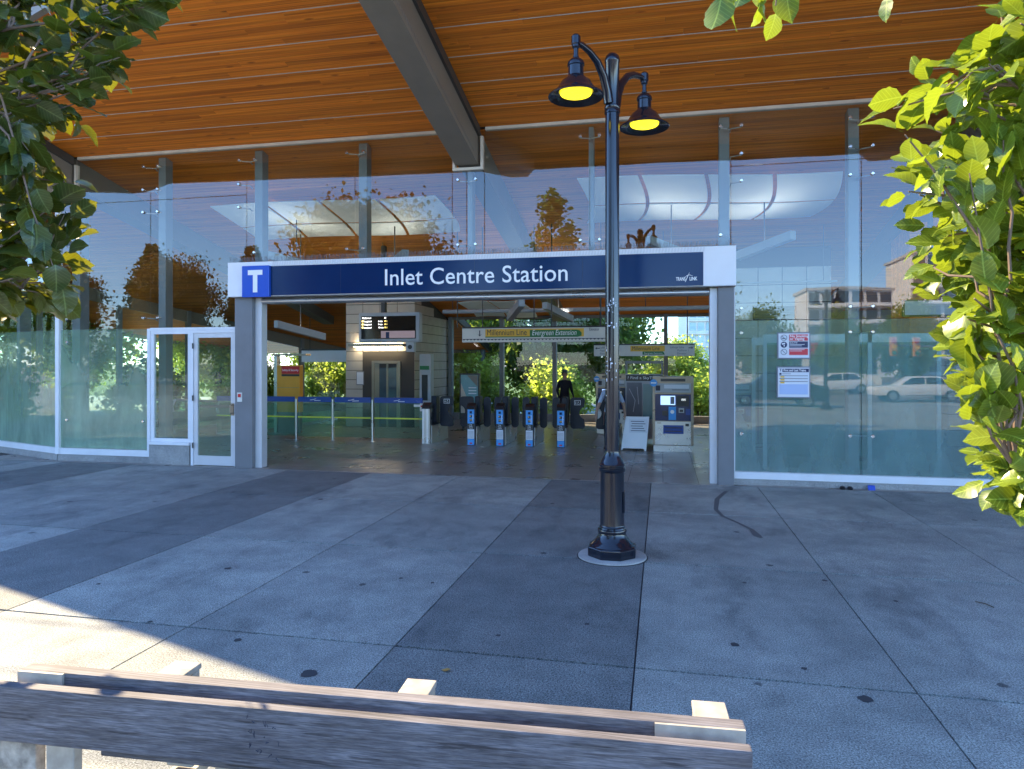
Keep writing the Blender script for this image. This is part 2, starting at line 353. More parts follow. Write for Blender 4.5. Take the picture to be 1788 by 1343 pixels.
# ------------------------------------------------------------------ mesh helpers
class MB:
    def __init__(s): s.v = []; s.f = []; s.mi = []; s.cur = 0
    def face(s, pts):
        i = len(s.v); s.v += [tuple(p) for p in pts]; s.f.append(tuple(range(i, i + len(pts)))); s.mi.append(s.cur); return s
    def hexa(s, p):        # 8 points: bottom 4 ccw, top 4 ccw
        i = len(s.v); s.v += [tuple(q) for q in p]
        for f in ((3, 2, 1, 0), (4, 5, 6, 7), (0, 1, 5, 4), (1, 2, 6, 5), (2, 3, 7, 6), (3, 0, 4, 7)):
            s.f.append(tuple(i + k for k in f)); s.mi.append(s.cur)
        return s
    def box(s, x0, x1, y0, y1, z0, z1):
        return s.hexa([(x0, y0, z0), (x1, y0, z0), (x1, y1, z0), (x0, y1, z0), (x0, y0, z1), (x1, y0, z1), (x1, y1, z1), (x0, y1, z1)])
    def obox(s, o, ax, ay, az):   # oriented box: origin corner and three edge vectors
        o, ax, ay, az = Vector(o), Vector(ax), Vector(ay), Vector(az)
        return s.hexa([o, o + ax, o + ax + ay, o + ay, o + az, o + ax + az, o + ax + ay + az, o + ay + az])
    def tube(s, pts, rad, n=10, cap=True):
        pts = [Vector(p) for p in pts]
        if not hasattr(rad, '__len__'): rad = [rad] * len(pts)
        i0 = len(s.v); up = Vector((0, 0, 1)); prev = None
        for k, p in enumerate(pts):
            d = (pts[min(k + 1, len(pts) - 1)] - pts[max(k - 1, 0)]).normalized()
            a = prev if prev is not None else (Vector((1, 0, 0)) if abs(d.z) > .95 else d.cross(up))
            a = (a - d * a.dot(d)).normalized(); prev = a; bb = d.cross(a)
            for q in range(n):
                t = 2 * math.pi * q / n
                s.v.append(tuple(p + (a * math.cos(t) + bb * math.sin(t)) * rad[k]))
        for k in range(len(pts) - 1):
            for q in range(n):
                a0 = i0 + k * n + q; a1 = i0 + k * n + (q + 1) % n
                s.f.append((a0, a1, a1 + n, a0 + n)); s.mi.append(s.cur)
        if cap:
            s.f.append(tuple(i0 + n - 1 - q for q in range(n))); s.mi.append(s.cur)
            e = i0 + (len(pts) - 1) * n; s.f.append(tuple(e + q for q in range(n))); s.mi.append(s.cur)
        return s
    def lathe(s, c, prof, n=24, rot=0.0, cap=True):
        i0 = len(s.v)
        for r, z in prof:
            for q in range(n):
                t = rot + 2 * math.pi * q / n
                s.v.append((c[0] + r * math.cos(t), c[1] + r * math.sin(t), c[2] + z))
        for k in range(len(prof) - 1):
            for q in range(n):
                a0 = i0 + k * n + q; a1 = i0 + k * n + (q + 1) % n
                s.f.append((a0, a1, a1 + n, a0 + n)); s.mi.append(s.cur)
        if cap:
            s.f.append(tuple(i0 + n - 1 - q for q in range(n))); s.mi.append(s.cur)
            e = i0 + (len(prof) - 1) * n; s.f.append(tuple(e + q for q in range(n))); s.mi.append(s.cur)
        return s
    def prism(s, poly, y0, y1, plane='xz'):
        i = len(s.v); n = len(poly)
        for y in (y0, y1):
            for a, b2 in poly: s.v.append((a, y, b2) if plane == 'xz' else (y, a, b2) if plane == 'yz' else (a, b2, y))
        s.f.append(tuple(i + k for k in range(n))); s.mi.append(s.cur)
        s.f.append(tuple(i + n + n - 1 - k for k in range(n))); s.mi.append(s.cur)
        for k in range(n):
            s.f.append((i + (k + 1) % n, i + k, i + n + k, i + n + (k + 1) % n)); s.mi.append(s.cur)
        return s
    def mesh(s, name, mats, smooth=False, bevel=0.0, recalc=True):
        me = bpy.data.meshes.new(name); me.from_pydata(s.v, [], s.f)
        for mm in (mats if isinstance(mats, (list, tuple)) else [mats]): me.materials.append(M[mm])
        for p, k in zip(me.polygons, s.mi): p.material_index = k
        if recalc or bevel:
            bm = bmesh.new(); bm.from_mesh(me)
            if bevel:
                bmesh.ops.bevel(bm, geom=bm.edges[:], offset=bevel, segments=2, affect='EDGES', profile=.6, clamp_overlap=True)
            if recalc: bmesh.ops.recalc_face_normals(bm, faces=bm.faces)
            bm.to_mesh(me); bm.free()
        if smooth:
            me.shade_smooth()
            try: me.set_sharp_from_angle(angle=R(38))
            except Exception: pass
        me.update(); return me
    def build(s, name, mats, parent=None, smooth=False, bevel=0.0, local=False, recalc=True):
        return link(name, s.mesh(name, mats, smooth, bevel, recalc), parent, local)
def link(name, me, parent=None, local=False):
    o = bpy.data.objects.new(name, me); COL.objects.link(o)
    if parent is not None:
        o.parent = parent
        if not local and parent.parent is None and parent.type == 'EMPTY': o.location = -parent.location
    return o
def tag(o, label=None, cat=None, group=None, kind=None):
    if label: o['label'] = label
    if cat:
        o['category'] = cat; o['kind'] = 'thing'
    if group: o['group'] = group
    if kind: o['kind'] = kind
    return o
def thing(name, label, cat, loc=(0, 0, 0), rotz=0.0, group=None):
    o = bpy.data.objects.new(name, None); COL.objects.link(o); o.empty_display_size = .2
    o.location = loc; o.rotation_euler = (0, 0, rotz)
    return tag(o, label, cat, group)
def children(o): return [c for c in bpy.data.objects if c.parent == o]
def copy_tree(o, loc=None, label=None, parent=None, rotz=None, kids=None):
    c = o.copy(); COL.objects.link(c)
    if parent is not None: c.parent = parent
    if loc is not None: c.location = loc
    if rotz is not None: c.rotation_euler = (0, 0, rotz)
    if label: c['label'] = label
    for ch in list(o.children): copy_tree(ch, parent=c)
    return c
def text(body, size, loc, mat, name, parent=None, align='LEFT', width=None, extrude=.004, bold=0.0, shear=0.0, rot=(R(90), 0, 0), local=False, spacing=1.0):
    cu = bpy.data.curves.new('tmp_text', 'FONT'); cu.body = body; cu.size = size; cu.align_x = align
    cu.extrude = extrude; cu.offset = bold; cu.shear = shear; cu.space_character = spacing; cu.resolution_u = 4
    o = bpy.data.objects.new('tmp_text', cu); COL.objects.link(o)
    dg = bpy.context.evaluated_depsgraph_get(); dg.update()
    me = bpy.data.meshes.new_from_object(o.evaluated_get(dg))
    bpy.data.objects.remove(o); bpy.data.curves.remove(cu)
    xs = [v.co.x for v in me.vertices]
    sx = 1.0
    if width and xs: sx = width / max(1e-6, max(xs) - min(xs))
    T = Matrix.Translation(loc) @ Euler(rot).to_matrix().to_4x4() @ Matrix.Diagonal((sx, 1, 1, 1))
    me.transform(T); me.materials.clear(); me.materials.append(M[mat]); me.name = name
    return link(name, me, parent, local)

# ================================================================== GROUND
g = MB(); g.box(-900, 900, -900, 900, -1.2, -.06)
gr = g.build('ground', 'asphalt'); tag(gr, kind='structure')

# plaza: cast slabs with open joints on a dark bed
XJ = [-0.18 - 1.715 * k for k in range(12, 0, -1)] + [-0.18 + 1.735 * k for k in range(0, 10)]
YJ = [-7.85, -5.33, -2.81, -.29, 2.23, 4.74, 7.27, 9.75, 12.14]
bed = MB(); bed.box(XJ[0], XJ[-1], YJ[0], YJ[-1], -.059, -.012)
plaza = bed.build('plaza_pavement', 'joint'); tag(plaza, kind='structure')
pm = random.Random(3)
for i in range(len(XJ) - 1):
    k = round((XJ[i] + 1.895) / 1.72)
    dark = (k % 3 == 0) and XJ[i] < 2
    for j in range(len(YJ) - 1):
        if XJ[i] > 9 and YJ[j] > 9: pass
        q = MB(); g1 = .006
        dz = pm.uniform(-.0012, .0012)
        q.box(XJ[i] + g1, XJ[i + 1] - g1, YJ[j] + .013, YJ[j + 1] - .013, -.05, dz)
        q.build('paving_slab', 'slab_dark' if dark else 'slab', plaza)
# plain paving round it, just below
q = MB(); q.box(-80, 60, -14, -7.852, -.058, -.004); q.box(-80, XJ[0] - .004, -7.848, 60, -.058, -.004)
q.box(XJ[-1] + .004, 60, -7.848, 26, -.058, -.004)
o = q.build('side_pavement', 'slab'); tag(o, kind='structure')
# station floor
q = MB(); q.box(XJ[0] + .01, XJ[-1] - .01, YJ[-1] + .003, 31, -.055, -.006)
floor = q.build('station_floor', 'grout'); tag(floor, kind='structure')
tm = MB(); tm.box(.004, .596, .004, .596, -.003, .012); tme = tm.mesh('floor_tile', 'floor_tile')
cnt = 0
far = MB()
for j in range(0, 31):
    y = 12.16 + .6 * j
    for i in range(-24, 12):
        x = .02 + .6 * i
        if y + .6 > 31: continue
        px = CXP + FPX * (CA * x + SA * y) / (-SA * x + CA * y)
        if j < 14 and cnt < 295 and 440 < px < 1270:
            o = link('floor_tile', tme, floor); o.location = (x, y, -.012); cnt += 1
        else:
            far.box(x + .004, x + .596, y + .004, y + .596, -.02, 0)
o = far.build('tile_field', 'floor_tile', floor); tag(o, kind='stuff')
q = MB(); q.box(XJ[0] + .01, 40, 31.003, 36, -.057, -.004); q.box(XJ[-1] + .004, 40, 26.003, 30.997, -.057, -.004)
o = q.build('bounce_slab', 'slab'); tag(o, kind='structure')  # unseen pale slab added to bounce sun onto the hall ceiling
# grass bank and planting behind the station, street behind the camera
def sheet(name, x0, x1, y0, y1, z, mat, nx=24, ny=24, amp=0, slope=0):
    s = MB(); rr = random.Random(5); zz = {}
    for i in range(nx + 1):
        for j in range(ny + 1): zz[i, j] = z + slope * j / ny + rr.uniform(-amp, amp)
    vs_ = []
    for j in range(ny + 1):
        for i in range(nx + 1): vs_.append((x0 + (x1 - x0) * i / nx, y0 + (y1 - y0) * j / ny, zz[i, j]))
    s.v = vs_
    for j in range(ny):
        for i in range(nx):
            a = j * (nx + 1) + i; s.f.append((a, a + 1, a + nx + 2, a + nx + 1)); s.mi.append(0)
    o = s.build(name, mat, smooth=True); tag(o, kind='structure'); return o
sheet('grass_bank', -90, 70, 36.05, 95, -.03, 'grass', amp=.05, slope=1.2)
q = MB(); q.box(-200, 200, -30, -14.01, -.059, -.05)
o = q.build('road', 'asphalt'); tag(o, kind='structure')
q = MB(); q.box(-120, 120, -22.1, -21.95, -.05, -.046)
o = q.build('road_line', 'white_ink'); tag(o, kind='structure')

# ================================================================== ROOF
def edge(x): return 6.58 - .315 * (x + 3.7) if x < -3.7 else 6.58 - .20 * (x + 3.7)
roof = thing('station_canopy', 'sloping station canopy with orange timber soffit and steel beams', 'canopy', (-3.5, FY, RZ0))
def slope_box(mb, x0, x1, y0, y1, t0, t1):   # box under/over the roof plane between offsets t0<t1
    mb.hexa([(x0, y0, rz(y0) + t0), (x1, y0, rz(y0) + t0), (x1, y1, rz(y1) + t0), (x0, y1, rz(y1) + t0),
             (x0, y0, rz(y0) + t1), (x1, y0, rz(y0) + t1), (x1, y1, rz(y1) + t1), (x0, y1, rz(y1) + t1)])
XL, XR = -34.0, 16.0
deck = MB()
xs = [XL, -25, -18, -12, -8, -3.7, 0, 5, 10, XR]
for a, b2 in zip(xs[:-1], xs[1:]):
    ya, yb = edge(a), edge(b2); ye = 25.0
    deck.hexa([(a, ya, rz(ya) + .035), (b2, yb, rz(yb) + .035), (b2, ye, rz(ye) + .035), (a, ye, rz(ye) + .035),
               (a, ya, rz(ya) + .30), (b2, yb, rz(yb) + .30), (b2, ye, rz(ye) + .30), (a, ye, rz(ye) + .30)])
deck.hexa([(-26, 25, rz(25) + .035), (-7.5, 25, rz(25) + .035), (-7.5, 30.4, rz(30.4) + .035), (-20, 30.4, rz(30.4) + .035),
           (-26, 25, rz(25) + .3), (-7.5, 25, rz(25) + .3), (-7.5, 30.4, rz(30.4) + .3), (-20, 30.4, rz(30.4) + .3)])
deck.build('roof_deck', 'beam_dark', roof)
rb = random.Random(11)
BW = .132; rest = MB()
beams_x = [(-12.55, -12.12), (-3.73, -3.30), (5.08, 5.52)]
nb = 0
for k in range(0, 70):                        # outside, from the glass towards the plaza
    y1 = FY - .02 - BW * k; gap = .018 if k % 5 == 4 else .0018
    y0 = y1 - BW + gap
    x = -17.5 - rb.uniform(0, 3)
    while x < 12:
        ln = rb.choice((3.05, 3.66, 4.27, 4.88)) ; x1 = min(x + ln, 12.5)
        ok = edge(x) < y0 and edge(x1) < y0
        if ok:
            if 28 >= k and x1 > -13.5 and x < 9.5:
                bd = MB(); slope_box(bd, x, x1 - .003, y0, y1, rb.uniform(-.0015, .0), .03)
                bd.build('soffit_board', 'soffit', roof); nb += 1
            else:
                slope_box(rest, x, x1 - .003, y0, y1, 0, .03)
        else:
            xx = x
            while xx < x1 - .01:
                x2 = min(xx + .6, x1)
                if max(edge(xx), edge(x2)) < y0: slope_box(rest, xx, x2 - .001, y0, y1, 0, .03)
                xx = x2
        x = x1
for k in range(0, 137):                       # inside and the left wing
    y0 = FY + .12 + BW * k
    if y0 + BW > 30.2: break
    if y0 < 24.8: slope_box(rest, -33, 12.5, y0, y0 + BW - .004, 0, .03)
    else: slope_box(rest, -24 + (y0 - 25) * .9, -7.6, y0, y0 + BW - .004, 0, .03)
for k in range(0, 14):
    y1 = FY - .02 - BW * 5 * k
    slope_box(rest, -33.5, -20.6, max(edge(-33.5), y1 - BW * 5), y1 - .01, 0, .03) if edge(-33.5) < y1 - .7 else None
o = rest.build('soffit_lining', 'soffit', roof); tag(o, kind='stuff')
for k in range(1, 9):                         # pale seam strips between the cassettes
    y = FY - .02 - BW * 5 * k + .002
    s = MB(); slope_box(s, -16, 12, y - .0005, y + .0145, -.003, .02); s.build('seam_strip', 'seam', roof)
fa = MB()
for a, b2 in zip(xs[:-1], xs[1:]):
    ya, yb = edge(a), edge(b2)
    for t0, t1, d0, d1 in ((-.40, .32, 0, -.10),):
        fa.hexa([(a, ya + d1, rz(ya) + t0), (b2, yb + d1, rz(yb) + t0), (b2, yb + d0, rz(yb) + t0), (a, ya + d0, rz(ya) + t0),
                 (a, ya + d1, rz(ya) + t1), (b2, yb + d1, rz(yb) + t1), (b2, yb + d0, rz(yb) + t1), (a, ya + d0, rz(ya) + t1)])
fa.build('fascia', 'beam', roof)
for bx0, bx1 in beams_x:
    ye = edge((bx0 + bx1) / 2) + .02
    b1 = MB()
    D = .68
    yt = ye + .9                               # the tip is cut back
    b1.hexa([(bx0, yt, rz(yt) - D), (bx1, yt, rz(yt) - D), (bx1, FY - .03, rz(FY) - D), (bx0, FY - .03, rz(FY) - D),
             (bx0, yt, rz(yt) - .002), (bx1, yt, rz(yt) - .002), (bx1, FY - .03, rz(FY) - .002), (bx0, FY - .03, rz(FY) - .002)])
    b1.hexa([(bx0, ye, rz(ye) - .42), (bx1, ye, rz(ye) - .42), (bx1, yt, rz(yt) - D), (bx0, yt, rz(yt) - D),
             (bx0, ye, rz(ye) - .002), (bx1, ye, rz(ye) - .002), (bx1, yt, rz(yt) - .002), (bx0, yt, rz(yt) - .002)])
    bo = b1.build('beam', 'beam', roof)
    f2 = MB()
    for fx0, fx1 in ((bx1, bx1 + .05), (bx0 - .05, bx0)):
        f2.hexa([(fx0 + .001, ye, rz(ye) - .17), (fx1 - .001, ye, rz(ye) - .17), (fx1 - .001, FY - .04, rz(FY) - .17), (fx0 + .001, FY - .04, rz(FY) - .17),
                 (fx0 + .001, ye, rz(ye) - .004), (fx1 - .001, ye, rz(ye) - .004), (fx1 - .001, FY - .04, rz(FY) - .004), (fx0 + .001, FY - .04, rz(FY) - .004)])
    f2.build('flange_shadow_gap', 'beam_dark', bo)  # flange strip, shade of the gap under the soffit put into its dark colour
    w = MB(); y = FY - .35
    while y > yt + .1:
        zc = rz(y) - D + .075
        w.obox((bx1 - .002, y, zc), (.006, 0, 0), (0, .012, 0), (0, 0, .05)); y -= .055
    o = w.build('weld_row', 'weld', bo); tag(o, kind='stuff')
    b3 = MB()                                 # the same beam carried on inside
    b3.hexa([(bx0, FY + .06, rz(FY) - .62), (bx1, FY + .06, rz(FY) - .62), (bx1, 24.2, rz(24.2) - .30), (bx0, 24.2, rz(24.2) - .30),
             (bx0, FY + .06, rz(FY) - .002), (bx1, FY + .06, rz(FY) - .002), (bx1, 24.2, rz(24.2) - .002), (bx0, 24.2, rz(24.2) - .002)])
    b3.build('inner_beam', 'beam', roof)
    c = MB(); fx0, fx1, z0, z1 = bx0 - .05, bx1 + .05, rz(FY) - D - .05, rz(FY)
    c.box(fx0, bx0 - .003, FY - .05, FY + .05, z0, z1); c.box(bx1 + .053, fx1 + .05, FY - .05, FY + .05, z0, z1 - .17)
    c.box(fx0, fx1 + .05, FY - .05, FY + .05, z0 - .05, z0 - .001)
    c.build('collar', 'seam', roof)

# ================================================================== GLASS FACADE
fac = thing('glass_facade', 'frameless glass station front with steel columns and concrete plinth', 'facade', (-3.5, FY, 0))
def pane(x0, x1, z0, z1, mat='pane', y=FY, parent=fac, gp=.007, th=.014, name='glass_pane'):
    s = MB(); s.box(x0 + gp, x1 - gp, y, y + th, z0 + gp, z1 - gp); return s.build(name, mat, parent)
TOP = 6.33
MX = [-12.49, -10.25, -8.05, -5.74, -3.52, -1.25, 1.15, 3.20, 5.30, 7.40, 9.5]
ZL = [.27, 2.77, 5.40, TOP]; ZR = [.22, 2.79, 5.41, TOP]
for (a, b2) in zip(MX[:-1], MX[1:]):
    if b2 <= -10.2:
        zz = ZL; mats = ['pane_film', 'pane', 'pane']
    elif b2 <= -8.0: zz = ZL[1:]; mats = ['pane', 'pane']
    elif b2 <= 1.2: zz = [4.02, TOP]; mats = ['pane']
    else: zz = ZR; mats = ['pane_low', 'pane', 'pane']
    for z0, z1, mm in zip(zz[:-1], zz[1:], mats):
        if z1 == TOP and (b2 == -3.52 or b2 == 5.30):       # notch for the beam on the right edge
            bl = -3.80 if b2 == -3.52 else 5.0
            pane(a, bl, z0, z1, mm); 
            if z0 < 5.55: pane(bl, b2, z0, 5.64, mm)
        elif z1 == TOP and (a == -3.52 or a == 5.30):
            br = -3.18 if a == -3.52 else 5.62
            pane(br, b2, z0, z1, mm)
            if z0 < 5.55: pane(a, br, z0, 5.64, mm)
        elif z1 == TOP and a == -12.49: pane(-12.02, b2, z0, z1, mm)
        else: pane(a, b2, z0, z1, mm)
# left wing, turned back
WL0, WL1 = Vector((-12.49, FY, 0)), Vector((-21.0, 15.28, 0))
wd = (WL1 - WL0).normalized(); wn_ = Vector((wd.y, -wd.x, 0))
def wing_box(mb, s0, s1, d0, d1, z0, z1):
    mb.obox(WL0 + wd * s0 + wn_ * d0 + Vector((0, 0, z0)), wd * (s1 - s0), wn_ * (d1 - d0), Vector((0, 0, z1 - z0)))
for k in range(4):
    s0, s1 = .06 + 2.24 * k, .06 + 2.24 * (k + 1)
    for z0, z1, mm in ((.27, 2.77, 'pane_film'), (2.77, 5.4, 'pane')):
        q = MB(); wing_box(q, s0 + .007, s1 - .007, 0, .014, z0 + .007, z1 - .007); q.build('glass_pane', mm, fac)
    q = MB(); wing_box(q, s1 - .07, s1 + .07, .22, .46, .0, 5.2); q.build('column', 'column', fac)
q = MB(); wing_box(q, .07, 9.0, -.03, .06, .14, .268); q.build('sill', 'alu_white', fac)
q = MB(); wing_box(q, .05, 9.0, -.02, .14, -.05, .139); q.build('plinth', 'plinth', fac)
q = MB(); wing_box(q, .06, 9.0, .0, .1, 5.42, 5.95); q.build('head_beam', 'beam', fac)
# plinths, sills, frames
q = MB(); q.box(-12.50, -10.26, FY - .02, FY + .16, -.05, .139); q.build('plinth', 'plinth', fac)
q = MB(); q.box(-10.24, -9.31, FY - .06, FY + .16, -.05, .40); q.build('plinth', 'plinth', fac)
q = MB(); q.box(1.20, 9.5, FY - .05, FY + .16, -.05, .105); q.build('plinth', 'plinth', fac)
q = MB(); q.box(-12.46, -10.31, FY - .035, FY + .05, .14, .268); q.build('sill', 'alu_white', fac)
q = MB(); q.box(1.20, 9.5, FY - .07, FY + .05, .106, .222); q.build('sill', 'alu_white', fac)
q = MB(); q.box(-12.54, -12.45, FY - .05, FY + .05, .14, 5.62); q.build('corner_mullion', 'alu_white', fac)
q = MB(); q.box(-10.305, -10.235, FY - .04, FY + .05, .14, 2.765); q.build('jamb', 'alu_white', fac)
q = MB(); q.box(-10.234, -8.235, FY - .04, FY + .05, 2.725, 2.78); q.build('transom', 'alu_white', fac)
q = MB(); q.box(-8.262, -8.232, FY - .04, FY + .03, 2.781, 3.33); q.build('trim', 'alu_white', fac)
q = MB(); q.box(1.193, 1.213, FY - .07, FY + .04, .223, 3.33); q.build('trim', 'alu_white', fac)
for a, b2 in ((-12.0, -3.80), (-3.16, 5.0), (5.64, 9.5)):
    q = MB(); q.box(a, b2, FY - .035, FY + .06, TOP, 6.385); q.build('head_rail', 'seam', fac)
# sidelight
q = MB()
q.box(-10.23, -10.15, FY - .03, FY + .04, .46, 2.724); q.box(-9.36, -9.29, FY - .03, FY + .04, .46, 2.724)
q.box(-10.149, -9.361, FY - .03, FY + .04, .46, .53); q.box(-10.149, -9.361, FY - .03, FY + .04, 2.65, 2.724)
q.box(-10.24, -9.30, FY - .09, FY + .05, .401, .459)
q.build('sidelight_frame', 'alu_white', fac)
pane(-10.15, -9.36, .53, 2.65, 'pane_hazy')
# the door
dr = MB()
dr.box(-9.285, -9.23, FY - .045, FY + .05, .0, 2.722); dr.box(-8.29, -8.235, FY - .045, FY + .05, .0, 2.722)
dr.box(-9.229, -8.291, FY - .045, FY + .05, 2.665, 2.722)
door = dr.build('door', 'alu_white', fac)
q = MB()
q.box(-9.225, -9.135, FY - .03, FY + .02, .012, 2.66); q.box(-8.385, -8.295, FY - .03, FY + .02, .012, 2.66)
q.box(-9.134, -8.386, FY - .03, FY + .02, .012, .20); q.box(-9.134, -8.386, FY - .03, FY + .02, 2.57, 2.66)
link('leaf_frame', q.mesh('leaf_frame', 'alu'), door)
q = MB(); q.box(-9.133, -8.387, FY - .008, FY + .004, .201, 2.569); link('door_pane', q.mesh('door_pane', 'pane_hazy'), door)
q = MB(); q.box(-9.14, -8.37, FY + .03, FY + .07, 1.16, 1.22); link('push_bar', q.mesh('push_bar', 'black'), door)
q = MB(); q.box(-8.37, -8.31, FY - .05, FY - .031, 1.02, 1.26); q.tube([(-8.34, FY - .05, 1.06), (-8.34, FY - .11, 1.07), (-8.34, FY - .11, 1.22), (-8.34, FY - .05, 1.23)], .014, 8)
link('handle', q.mesh('handle', 'bronze', smooth=True), door)
for z in (.35, 1.3, 2.35):
    q = MB(); q.tube([(-9.228, FY - .055, z), (-9.228, FY - .055, z + .11)], .014, 8); link('hinge', q.mesh('hinge', 'black', smooth=True), door)
# entrance posts
q = MB(); q.box(-8.225, -7.84, FY - .14, FY + .3, -.03, 3.345); post = q.build('entrance_post', 'steel', fac, bevel=.012)
q = MB(); q.box(-8.16, -8.06, FY - .156, FY - .141, 1.30, 1.48); cp = q.build('call_panel', 'cream', post)
q = MB(); q.box(-8.14, -8.08, FY - .166, FY - .1565, 1.39, 1.455); q.build('call_face', 'red', post)
q = MB(); q.box(.93, 1.192, FY - .14, FY + .3, -.03, 3.345); q.build('entrance_post', 'steel', fac, bevel=.012)
q = MB(); q.box(-7.838, -7.70, FY - .04, FY + .16, .0, 3.34); q.build('shutter_track', 'alu', fac, bevel=.006)
q = MB(); q.box(.80, .928, FY - .04, FY + .16, .0, 3.34); q.build('shutter_track', 'alu', fac, bevel=.006)
q = MB(); q.box(-7.83, .92, FY + .0, FY + .28, 3.36, 4.0); q.build('lintel', 'steel', fac)
q = MB(); q.tube([(-7.69, FY - .02, 3.275), (.79, FY - .02, 3.275)], .055, 14); q.build('shutter_roll', 'stainless', fac, smooth=True)
q = MB(); q.box(-7.69, .79, FY + .06, FY + .30, 3.24, 3.355); q.build('shutter_box', 'grey_paint', fac)
# columns behind the glass
for x in (-10.16, -7.93, -5.68, -3.52, -1.25, 1.06, 3.14, 5.30, 7.40):
    zb = 4.03 if -8 < x < 1.1 and x not in (-7.93, 1.06) else (3.4 if x in (-7.93, 1.06) else -.02)
    w = .045 if x in (-1.25, -3.52) else .085
    q = MB(); q.box(x - w, x + w, FY + .22, FY + .44, zb, RZ0 - .055 - (.66 if x in (-3.52, 5.30) else 0)); q.build('column', 'column', fac, bevel=.008)
q = MB(); q.box(-12.36, -12.16, FY + .2, FY + .45, -.02, 5.6); q.build('column', 'column', fac, bevel=.008)
# point fixings
fm = MB(); fm.lathe((0, 0, 0), [(.0, -.034), (.022, -.034), (.030, -.026), (.030, -.004), (.012, 0), (.012, .1), (.0, .1)], 12, cap=False)
fme = fm.mesh('glass_fitting', 'chrome', smooth=True)
fme.transform(Matrix.Rotation(R(-90), 4, 'X'))
am = {}
for sgn in (-1, 1):
    a = MB(); a.tube([(0, .09, 0), (-sgn * .16, .12, -.012), (-sgn * .17, .2, -.05)], .011, 8); am[sgn] = a.mesh('fitting_arm', 'stainless', smooth=True)
def fitting(x, z, sgn):
    o = link('glass_fitting', fme, fac); o.location = Vector((x, FY, z)) - fac.location
    a = link('fitting_arm', am[sgn], o)
for i, x in enumerate(MX[1:-1]):
    if x < -8.1: left = [6.1, 5.62, 5.16, 2.99]; right = [6.1, 5.62, 5.16, 2.99]
    elif x < -8.0: left = [6.1, 5.62, 5.16, 2.99]; right = [6.1, 4.25]
    elif x < 1.1: left = right = [6.1, 4.25]
    elif x < 1.2: left = [6.1, 4.25]; right = [6.1, 5.62, 5.16, 2.99, 2.57, .86]
    else: left = right = [6.1, 5.62, 5.16, 2.99, 2.57, .86]
    if x < -10: left = left + [2.5, .86]
    nt = x in (-3.52, 5.30)
    for z in left:
        if nt and z > 5.5: z = 5.45 if z > 6 else None
        if z: fitting(x - .17, z, -1)
    for z in right:
        if nt and z > 5.5: z = 5.45 if z > 6 else None
        if z: fitting(x + .17, z, 1)
for z in (2.99, 2.5, .86): fitting(-12.28, z, 1)

# ================================================================== STATION NAME SIGN
sg = thing('station_sign', 'long white lightbox sign reading Inlet Centre Station on a blue band', 'sign', (-3.5, FY - .2, 3.35))
SY = 12.06
q = MB(); q.box(-8.29, 1.21, SY, FY - .052, 3.352, 4.02); q.build('casing', 'sign_white', sg, bevel=.008)
q = MB(); q.box(-7.35, .68, SY - .012, SY - .001, 3.362, 3.925); q.build('name_panel', 'sign_blue', sg)
for x in (-5.9, -3.3, -1.35): 
    q = MB(); q.box(x, x + .004, SY - .0135, SY - .0125, 3.365, 3.922); q.build('panel_joint', 'dark_ink', sg)
q = MB(); q.box(-7.935, -7.352, SY - .075, SY - .001, 3.33, 3.935); lp = q.build('logo_block', 'logo_blue', sg, bevel=.012)
q = MB(); q.box(-7.80, -7.49, SY - .081, SY - .076, 3.755, 3.85); q.box(-7.692, -7.598, SY - .081, SY - .076, 3.42, 3.754)
q.build('logo_letter', 'text_white', sg)
text('Inlet Centre Station', .43, (-5.04, SY - .014, 3.50), 'text_white', 'lettering', sg, width=3.40, bold=.002, spacing=1.02, extrude=.003)
text('TRANS', .085, (.235, SY - .014, 3.452), 'text_white', 'maker_mark', sg, width=.155, bold=.002, extrude=.002)
text('LINK', .085, (.455, SY - .014, 3.452), 'text_white', 'maker_mark', sg, width=.125, bold=.002, extrude=.002)
q = MB()
q.tube([(.385, SY - .014, 3.425), (.405, SY - .014, 3.47), (.43, SY - .014, 3.53), (.455, SY - .014, 3.585)], [.004, .007, .006, .002], 6)
q.tube([(.375, SY - .014, 3.50), (.415, SY - .014, 3.535), (.455, SY - .014, 3.545), (.51, SY - .014, 3.53)], [.003, .006, .006, .002], 6)
q.build('maker_mark', 'text_white', sg)
rib = MB()
x = -7.34
while x < .67:
    rib.obox((x, SY - .010, 3.935), (.028, 0, 0), (0, .008, 0), (.015, 0, .075)); x += .052
o = rib.build('ribbed_band', 'alu_white', sg); tag(o, kind='stuff')
sp = MB(); rs = random.Random(2); x = -8.25
while x < 1.18:
    for yy, dx in ((SY + .03, -.02), (SY + .10, .02), (SY + .16, 0)):
        a = Vector((x + rs.uniform(-.01, .01), yy, 4.021)); b2 = a + Vector((dx + rs.uniform(-.03, .03), rs.uniform(-.05, .02), .105))
        sp.tube([a, b2], .0022, 3, cap=False)
    x += .034
o = sp.build('bird_spikes', 'grey_ink', sg); tag(o, kind='stuff')

